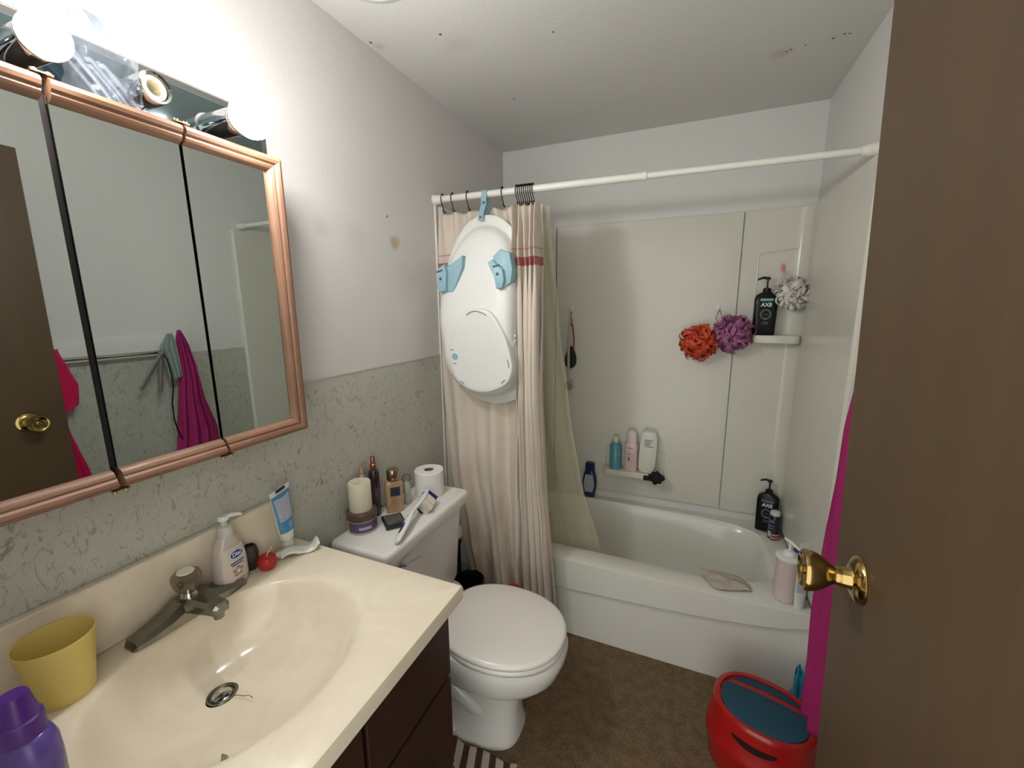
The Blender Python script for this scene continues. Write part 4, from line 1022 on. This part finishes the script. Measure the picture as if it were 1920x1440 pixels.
def shave_can():
    t = thing('shaving_gel_can', 'short black and silver can with a red base band standing before the lower black bottle', 'can', (1.4705, -.150, ZT+.006))
    B().lathe([(.001, 0), (.024, 0), (.0258, .003), (.0258, .108), (.0225, .118), (.0215, .120)], seg=44).out('can_body', mat('can_black', (26, 26, 36), .25, coat=.4, var=(50, .3)), t)
    B().lathe([(.0220, .118), (.0225, .122), (.0190, .136), (.0130, .139), (.001, .139)], seg=40).out('cap', mat('can_cap_white', (204, 206, 204), .35), t)
    wrap(B(), [(.010, .0258, .0258), (.024, .0258, .0258)], -120, -10, .0006, K=24).out('red_band', mat('band_red', (170, 60, 66), .4), t, sharp=80)
    wrap(B(), [(.006, .0258, .0258), (.010, .0258, .0258)], -130, 0, .0006, K=24).out('white_band', mat('band_white', (200, 200, 200), .4), t, sharp=80)
    wrap(B(), [(.024, .0258, .0258), (.028, .0258, .0258)], -120, -10, .0006, K=24).out('white_band', mat('band_white', (200, 200, 200), .4), t, sharp=80)
    wrap(B(), [(.012, .0258, .0258), (.040, .0258, .0258)], -155, -122, .0009, K=12).out('barcode_panel', mat('barcode_panel', (190, 198, 200), .4, var=(300, .3)), t, sharp=80)
    for z in (.052, .066, .084, .092): wrap(B(), [(z, .0258, .0258), (z+.005, .0258, .0258)], -160, -105, .0007, K=12).out('printed_line', mat('can_print', (120, 122, 160), .4), t, sharp=80)
shave_can()
def ribbon_puff(name, label, loc, R, col, dark, seed, sc=(1, .8, 1), n=230, wr=.016, alpha=1.):
    t = thing(name, label, 'loofah', loc)
    rnd = random.Random(seed); b = B()
    for k in range(n):
        th = rnd.uniform(0, 2*pi); ph = math.acos(rnd.uniform(-1, 1)); d = Vector((sin(ph)*cos(th), sin(ph)*sin(th), cos(ph)))
        e = d.orthogonal().normalized(); e.rotate(Matrix.Rotation(rnd.uniform(0, 2*pi), 3, d)); f = d.cross(e)
        L = R*rnd.uniform(.72, 1.12); wdt = R*rnd.uniform(.14, .34); rb = R*rnd.uniform(.03, .16)
        N = 11; tw = rnd.uniform(-.6, .6); rows = [[], []]
        for i in range(N+1):
            a_ = -pi*.92+2*pi*.92*i/N
            r = L*(.55+.45*(.5+.5*cos(a_))); s_ = wdt*sin(a_)
            p = d*r+e*s_
            hw = (f+d*.3*sin(a_+tw))*rb*(.75+.25*cos(a_*2))
            for q, sg in ((0, -1), (1, 1)):
                pp = p+hw*sg+f*tw*s_; rows[q].append(Vector((pp.x*sc[0], min(pp.y*sc[1], .066), pp.z*sc[2])))
        b.use(dark if rnd.random() < .3 else col).loft([rows[0], rows[1]], False, False, closed=False)
    b.use(dark).sphere((0, 0, 0), R*.5, 16)
    o = b.out('mesh_puff', None, t, sharp=80); return t
def netting(name, rgb, dk):
    return mat(name, rgb, .6, var=(60, .12)), mat(name+'_deep', dk, .7)
c1, c2 = netting('orange_netting', (214, 84, 48), (186, 56, 32)); p1, p2 = netting('purple_netting', (160, 96, 136), (138, 74, 116)); w1, w2 = netting('white_netting', (222, 217, 208), (208, 202, 192))
a = ribbon_puff('loofah', 'orange mesh loofah hanging left of the purple one', (1.082, -.090, 1.322), .088, c1, c2, 5)
a = ribbon_puff('loofah', 'purple mesh loofah hanging between the orange one and the black bottle', (1.228, -.090, 1.366), .088, p1, p2, 8, n=210)
B().tube([(-.066, .030, .112), (-.078, .02, .07), (-.05, .0, .02), (-.02, -.01, 0), (-.045, .005, .05), (-.062, .030, .112)], .0016, 6).out('hanging_cord', p1, a)
a = ribbon_puff('loofah', 'white mesh loofah hanging from the pink hook', (1.448, -.092, 1.550), .073, w1, w2, 11, sc=(.92, .8, 1), n=200)
B().tube([(-.036, .045, .105), (-.040, .03, .06), (-.02, .0, 0), (-.030, .02, .06), (-.034, .045, .105)], .0014, 6).out('hanging_cord', mat('pink_cord', (214, 176, 170), .7), a)
def wall_hook(x, z, m, label, y=-.0165, kind=0):
    t = thing('adhesive_hook', label, 'hook', (x, y, z))
    B().loft([se(0, 0, .0085, .015, 0, 2.5, 28), se(0, 0, .0095, .0165, .002, 2.5, 28), se(0, 0, .008, .014, .0045, 2.3, 28)]).xf(Matrix.Rotation(radians(90), 4, 'X')).out('hook_plate', m, t)
    B().tube([(0, -.004, .002), (0, -.008, -.008), (0, -.011, -.017), (0, -.017, -.020), (0, -.021, -.014)], [.004, .004, .0038, .0036, .003], 12).out('hook_arm', m, t)
wall_hook(1.160, 1.487, M_white_pl, 'white adhesive hook above the purple and orange loofahs')
wall_hook(1.413, 1.668, mat('pink_plastic', (222, 150, 146), .4), 'pink adhesive hook above the white loofah', y=-.021)
wall_hook(.423, 1.488, M_white_pl, 'white adhesive hook behind the curtain liner with scrubbers hanging from it')
def foot_brush():
    t = thing('shower_scrubber', 'black and red oval scrubber hanging from the left adhesive hook', 'scrubber', (.427, -.045, 1.47))
    B().loft([[(x_*k_, y_, z_-.255+.0) for x_, z_ in [(.030*cos(2*pi*i/36)*(1-.35*sin(2*pi*i/36)), .062*sin(2*pi*i/36)) for i in range(36)]] for k_, y_ in ((.7, -.018), (.95, -.014), (1, -.006), (1, .006), (.95, .014), (.7, .018))]).out('scrub_pad', mat('scrub_black', (26, 24, 28), .7, bump=(90, .5, .003)), t)
    for sx in (-1, 1): B().tube([(sx*.006, 0, -.07), (sx*.012, 0, -.11), (sx*.017, 0, -.16), (sx*.016, 0, -.205)], .0045, 10).out('red_arm', mat('red_arm', (150, 44, 50), .4), t)
    B().tube([(0, 0, .0), (-.004, 0, -.03), (.003, 0, -.05), (0, 0, -.075)], .0025, 8).out('hanging_loop', M_black, t)
foot_brush()
def back_brush():
    t = thing('back_brush', 'pale grey long-handled back brush hanging from the left adhesive hook', 'back brush', (.420, -.068, 1.47))
    B().tube([(.006, 0, .0), (.002, 0, -.08), (0, 0, -.20), (.002, 0, -.34), (.004, 0, -.37)], [.004, .006, .0075, .007, .006], 14).out('handle', mat('pale_handle', (178, 172, 160), .4), t)
    B().lathe([(.001, -.012), (.022, -.012), (.027, -.006), (.027, .004), (.022, .008), (.001, .008)], (.006, 0, -.415), 32, 'y').out('brush_head', mat('pale_handle', (178, 172, 160), .4), t)
    B().lathe([(.001, -.028), (.018, -.028), (.021, -.012), (.001, -.012)], (.006, 0, -.415), 32, 'y').out('bristle_pad', mat('bristle_tan', (150, 140, 118), .9, bump=(200, .6, .003)), t)
back_brush()
def navy_bottle():
    t = thing('shampoo_bottle', 'navy blue bottle with a white back label on the rear tub ledge', 'bottle', (.553, -.038, ZT+.006))
    pr = [(.0, .028, .017, 3), (.004, .031, .019, 3), (.05, .039, .021, 2.8), (.09, .043, .022, 2.6), (.135, .036, .020, 2.6), (.160, .027, .017, 2.6)]
    B().loft(bottle(pr, 44)).out('bottle_body', mat('navy_bottle', (30, 48, 92), .25, coat=.3), t)
    B().loft(bottle([(.160, .026, .017, 3), (.162, .028, .018, 3), (.205, .026, .017, 3), (.209, .022, .014, 3)], 40)).out('cap', mat('navy_cap', (24, 38, 76), .3), t)
    B().loft([[(x, -.0205-.0018*(1-abs(z-.085)/.06)+q, z) for x, z in ((-.022, .035), (.022, .035), (.031, .08), (.022, .140), (-.022, .140), (-.031, .08))] for q in (-.0022, .001)]).out('label', mat('label_grey', (168, 172, 176), .5, var=(120, .15)), t)
navy_bottle()
def teal_bottle():
    t = thing('shampoo_bottle', 'teal bottle with a white cap, leftmost on the lower shelf', 'bottle', (.698, -.056, .6005))
    B().lathe([(.001, 0), (.030, 0), (.0325, .003), (.0325, .125), (.029, .140), (.017, .150), (.013, .152)], seg=40).out('bottle_body', mat('teal_bottle', (88, 146, 158), .3, coat=.3), t)
    B().lathe([(.013, .15), (.0135, .152), (.0135, .182), (.0115, .186), (.001, .186)], seg=30).out('cap', mat('cap_cream', (218, 214, 200), .4), t)
    B().lathe([(.0329, .088), (.0333, .0885), (.0333, .091), (.0329, .0915)], seg=40, cap0=False, cap1=False).out('label_line', mat('line_pale_teal', (150, 190, 194), .4), t)
teal_bottle()
def pink_bottle():
    t = thing('shampoo_bottle', 'pale pink bottle with a cloudy cap, middle of the lower shelf', 'bottle', (.783, -.052, .6005))
    B().loft(bottle([(.0, .032, .022, 3), (.004, .0355, .0245, 3), (.14, .0355, .0245, 3), (.155, .032, .022, 3), (.160, .027, .019, 3)], 44)).out('bottle_body', mat('pink_bottle', (216, 186, 182), .3, coat=.3), t)
    B().loft(bottle([(.158, .027, .019, 3), (.160, .030, .021, 3), (.212, .027, .019, 3), (.228, .018, .012, 3), (.231, .010, .008, 2)], 40)).out('cap', mat('cloudy_pink_cap', (212, 196, 192), .35), t)
    for z_, w_, h_ in ((.132, .026, .003), (.070, .008, .022), (.098, .012, .003)): B().box((-.010 if w_ < .02 else -.002, -.0250, z_), (w_, .0008, h_)).out('printed_mark', mat('mark_dark_grey', (80, 74, 78), .5), t)
pink_bottle()
def white_bottle():
    t = thing('shampoo_bottle', 'white flat bottle with grey lettering, rightmost on the lower shelf', 'bottle', (.866, -.057, .6005), rot=(0, radians(2.5), 0))
    B().loft([[(x*k_, y_, .118+(z-.118)*k_) for x, y_, z in [(p[0], yy, .118+p[1]) for p in [(q[0], q[1]) for q in se(0, 0, .045, .117, 0, 4.5, 60)]]] for k_, yy in ((.93, -.025), (.985, -.021), (1, -.014), (1, .010), (.985, .017), (.93, .020))]).out('bottle_body', mat('white_bottle', (222, 220, 208), .35), t, sharp=50)
    for i, (w_, z_) in enumerate(((.040, .190), (.032, .181), (.034, .172), (.030, .163), (.046, .154))): B().box((-.020+w_/2, -.0258, z_), (w_, .0008, .0042)).out('printed_line', mat('print_grey', (120, 122, 134), .5), t)
white_bottle()
def black_sponge():
    def fn(u, v):
        a_, b_ = 2*pi*u, pi*v; n = 1+mnoise.noise(Vector((cos(a_)*sin(b_)*2.4, sin(a_)*sin(b_)*2.4, cos(b_)*2.4)))*.5
        return (.925+.036*n*cos(a_)*sin(b_), -.112+.020*n*sin(a_)*sin(b_), .598-.032*n*cos(b_))
    o = B().sheet(fn, 40, 24).box((.880, -.106, .586), (.045, .012, .026), .003).out('sponge', mat('sponge_black', (20, 19, 22), .8, bump=(60, .6, .004)), sharp=60)
    tag(o, 'black crumpled mesh sponge hanging at the right end of the lower shelf', 'sponge')
black_sponge()
def pink_pump():
    t = thing('pump_bottle', 'tall pale pink pump bottle on the near right corner of the tub rim', 'pump bottle', (1.440, -.612, ZT+.001))
    B().lathe([(.001, 0), (.036, 0), (.039, .004), (.040, .15), (.0415, .162), (.0415, .168), (.001, .170)], seg=56).out('bottle_body', mat('blush_bottle', (206, 190, 184), .4, var=(6, .02)), t)
    B().lathe([(.0395, .166), (.0445, .170), (.0455, .176), (.040, .180), (.018, .181), (.0165, .196), (.008, .199)], seg=56).out('lid', M_white_pl, t)
    b = B(); b.lathe([(.020, .180), (.0225, .183), (.0215, .190), (.012, .193)], seg=40).lathe([(.0045, .19), (.0045, .228), (.001, .229)], seg=20); b.tube([(-.018, .012, .240), (0, 0, .233), (.020, -.014, .222), (.026, -.018, .217)], [.0045, .0055, .005, .004], 12); b.out('pump', M_white_pl, t)
pink_pump()
def wash_tube():
    t = thing('face_wash_tube', 'white squeeze tube with grey print standing on the tub rim beside the pink pump bottle', 'tube', (1.478, -.655, ZT+.001), rot=(0, 0, radians(38)))
    rings = [se(0, 0, .018, .013, 0, 2, 36), se(0, 0, .019, .0135, .02, 2, 36), se(0, 0, .024, .0125, .06, 2, 36), se(0, 0, .027, .008, .16, 2.2, 36), se(0, 0, .029, .0025, .235, 3, 36), se(0, 0, .029, .0012, .262, 4, 36)]
    B().loft(rings).out('tube_body', mat('tube_white', (222, 222, 214), .3), t, sharp=60)
    wrap(B(), [(.07, .0245, .0122), (.16, .0272, .0084, 2.2), (.200, .0282, .0058, 2.5)], 195, 345, .0008).out('label', mat('tube_label_grey', (176, 188, 200), .4, var=(90, .25)), t, sharp=60)
    for z_ in (.205, .214, .228): B().box((0, -.0052, z_), (.024, .0012, .003)).out('printed_line', mat('print_dark', (60, 62, 70), .5), t)
wash_tube()
def navy_cap_bottle():
    t = thing('lotion_bottle', 'white bottle with a navy cap at the right end of the tub rim', 'bottle', (1.480, -.556, ZT+.001))
    B().lathe([(.001, 0), (.018, 0), (.020, .003), (.020, .125), (.015, .138), (.011, .14)], seg=36).out('bottle_body', mat('lotion_white', (206, 206, 200), .35), t)
    B().lathe([(.0125, .138), (.017, .14), (.0175, .142), (.0165, .178), (.001, .18)], seg=32).out('cap', mat('cap_navy_bright', (36, 50, 128), .35), t)
    B().box((-.0198, 0, .06), (.0015, .016, .02), .0003).out('label_square', mat('label_navy_square', (22, 26, 66), .4), t)
navy_cap_bottle()
def wash_cloth():
    L = [(1.142, -.555), (1.205, -.548), (1.262, -.548), (1.290, -.556), (1.322, -.592), (1.326, -.632), (1.300, -.636), (1.262, -.652), (1.215, -.668), (1.184, -.655), (1.168, -.620), (1.150, -.590)]
    cx = sum(p[0] for p in L)/len(L); cy = sum(p[1] for p in L)/len(L)
    def fn(u, v):
        f = u*len(L); i = int(f) % len(L); q = f-int(f); p0, p1 = L[i], L[(i+1) % len(L)]
        X = cx+(p0[0]+(p1[0]-p0[0])*q-cx)*v; Y = cy+(p0[1]+(p1[1]-p0[1])*q-cy)*v
        return (X, Y, ZT+.010+.012*(1-v*v)+mnoise.noise(Vector((X*38, Y*38, 0)))*.006+.0015*sin(X*300)*0)
    o = B().sheet(fn, 72, 16).out('wash_cloth', mat('beige_cloth', (186, 174, 158), .95, bump=(240, .7, .003), var=(60, .06)), sharp=80, solid=.006)
    tag(o, 'crumpled beige wash cloth lying on the front tub rim', 'wash cloth')
wash_cloth()

# ================================================================== TOWEL BAR AND CLOTHES ON THE RIGHT WALL
def towel_bar():
    t = thing('towel_bar', 'chrome towel bar on the right wall behind the door', 'towel bar', (W, -1.53, 1.305))
    B().tube([(-.068, -.42, 0), (-.068, .42, 0)], .0085, 20).out('bar', M_chrome, t)
    for y in (-.41, .41): B().box((-.004-.014, y, 0), (.008, .040, .050), .003, 3).box((-.045, y, 0), (.060, .022, .028), .006, 3).out('bar_post', M_chrome, t)
towel_bar()
def cloth(name, label, cat, edge, z0, z1, xc, m, amp=.014, nf=4, thick=.004, seed=0, taper=1., double=.035):
    """hanging folded cloth: closed tube flattened against the wall; edge(z) -> (y0, y1)"""
    def fn(u, v):
        z = z0+(z1-z0)*v; ya, yb = edge(z); a_ = 2*pi*u
        w_ = (yb-ya)/2; c = (ya+yb)/2; cs = cos(a_)
        y = c+w_*cs
        th = double*(interp([(0, 1), (.8, .9), (.97, .5), (1, .12)], v))
        fold = amp*sin(nf*pi*(cs+1)+seed+z*1.7)*(1-.5*v)+amp*.5*sin(nf*1.9*pi*(cs+1)+seed*2-z*3)
        x = xc-th*sin(a_)*(.8)+(fold if sin(a_) > 0 else fold*.2)*min(1, abs(sin(a_))*2)
        return (min(x, W-.018), y, z+.006*sin(y*60)*(1-v))
    b = B(); b.sheet(fn, 90, 60)
    o = b.out(name, m, sharp=80, solid=.002); tag(o, label, cat); return o
M_mag = mat('magenta_terry', (150, 28, 92), .9, bump=(150, .4, .003), var=(10, .10))
cloth('bathrobe', 'dark magenta robe hanging from the far end of the towel bar', 'robe', lambda z: (interp([(.33, -1.215), (.8, -1.190), (1.2, -1.125), (1.36, -1.118), (1.40, -1.108)], z), interp([(.33, -1.010), (.45, -1.02), (.6, -.985), (.68, -.975), (.8, -.988), (.9, -.990), (1.05, -1.030), (1.23, -1.050), (1.34, -1.075), (1.40, -1.100)], z)), .345, 1.402, 1.452, M_mag, .011, 4, seed=1, double=.040)
def pj_mat():
    m, k = new_mat('pink_print_cloth', .85, .2); v = k.obj()
    x = k.n('TexVoronoi'); x.inputs['Scale'].default_value = 16; k.l(v, x.inputs['Vector'])
    f = k.smooth(x.outputs['Distance'], .16, .22, 1, 0); g = k.smooth(k.noise(v, 60, 2), .45, .55)
    c = k.mix(k.math('MULTIPLY', f, .9), lin((200, 32, 84)), k.mix(g, lin((228, 214, 214)), lin((96, 60, 70))))
    k.l(c, k.b.inputs['Base Color']); return m
M_pj = pj_mat()
cloth('pajamas', 'bright pink printed pajamas hanging over the towel bar behind the door', 'pajamas', lambda z: (-1.80, interp([(.60, -1.42), (.85, -1.455), (1.0, -1.485), (1.09, -1.500), (1.12, -1.445), (1.20, -1.435), (1.25, -1.450), (1.34, -1.475)], z)), .62, 1.350, 1.448, M_pj, .008, 5, seed=3, double=.020)
cloth('wash_towel', 'grey green small cloth draped over the magenta robe', 'cloth', lambda z: (interp([(1.17, -1.175), (1.25, -1.185), (1.33, -1.200), (1.385, -1.165)], z), interp([(1.17, -1.125), (1.27, -1.127), (1.35, -1.132), (1.385, -1.142)], z)), 1.175, 1.388, 1.436, mat('grey_green_cloth', (132, 146, 140), .9, bump=(150, .4, .002)), .005, 3, seed=2, double=.012)
def straightener():
    t = thing('hair_straightener', 'grey two-pronged hair straightener hanging at the end of the towel bar', 'hair straightener', (1.425, -1.200, 1.300))
    M_g = mat('straightener_grey', (112, 110, 108), .35)
    for pts in (((0, 0, 0), (0, -.045, -.060), (-.004, -.105, -.152)), ((.006, -.002, -.005), (.004, -.012, -.075), (0, -.028, -.180))):
        B().tube(pts, [.010, .014, .010], 14, flat=.6).out('prong', M_g, t)
    B().sphere((.004, 0, .004), .014, 16).out('hinge_joint', M_g, t)
    B().tube([(.006, .004, .006), (-.004, .015, -.03), (-.006, .022, -.10), (-.006, .020, -.17), (-.006, .006, -.24), (-.006, .004, -.32), (-.006, .016, -.39), (-.004, .028, -.42)], .0032, 10).out('cord', M_black, t)
straightener()
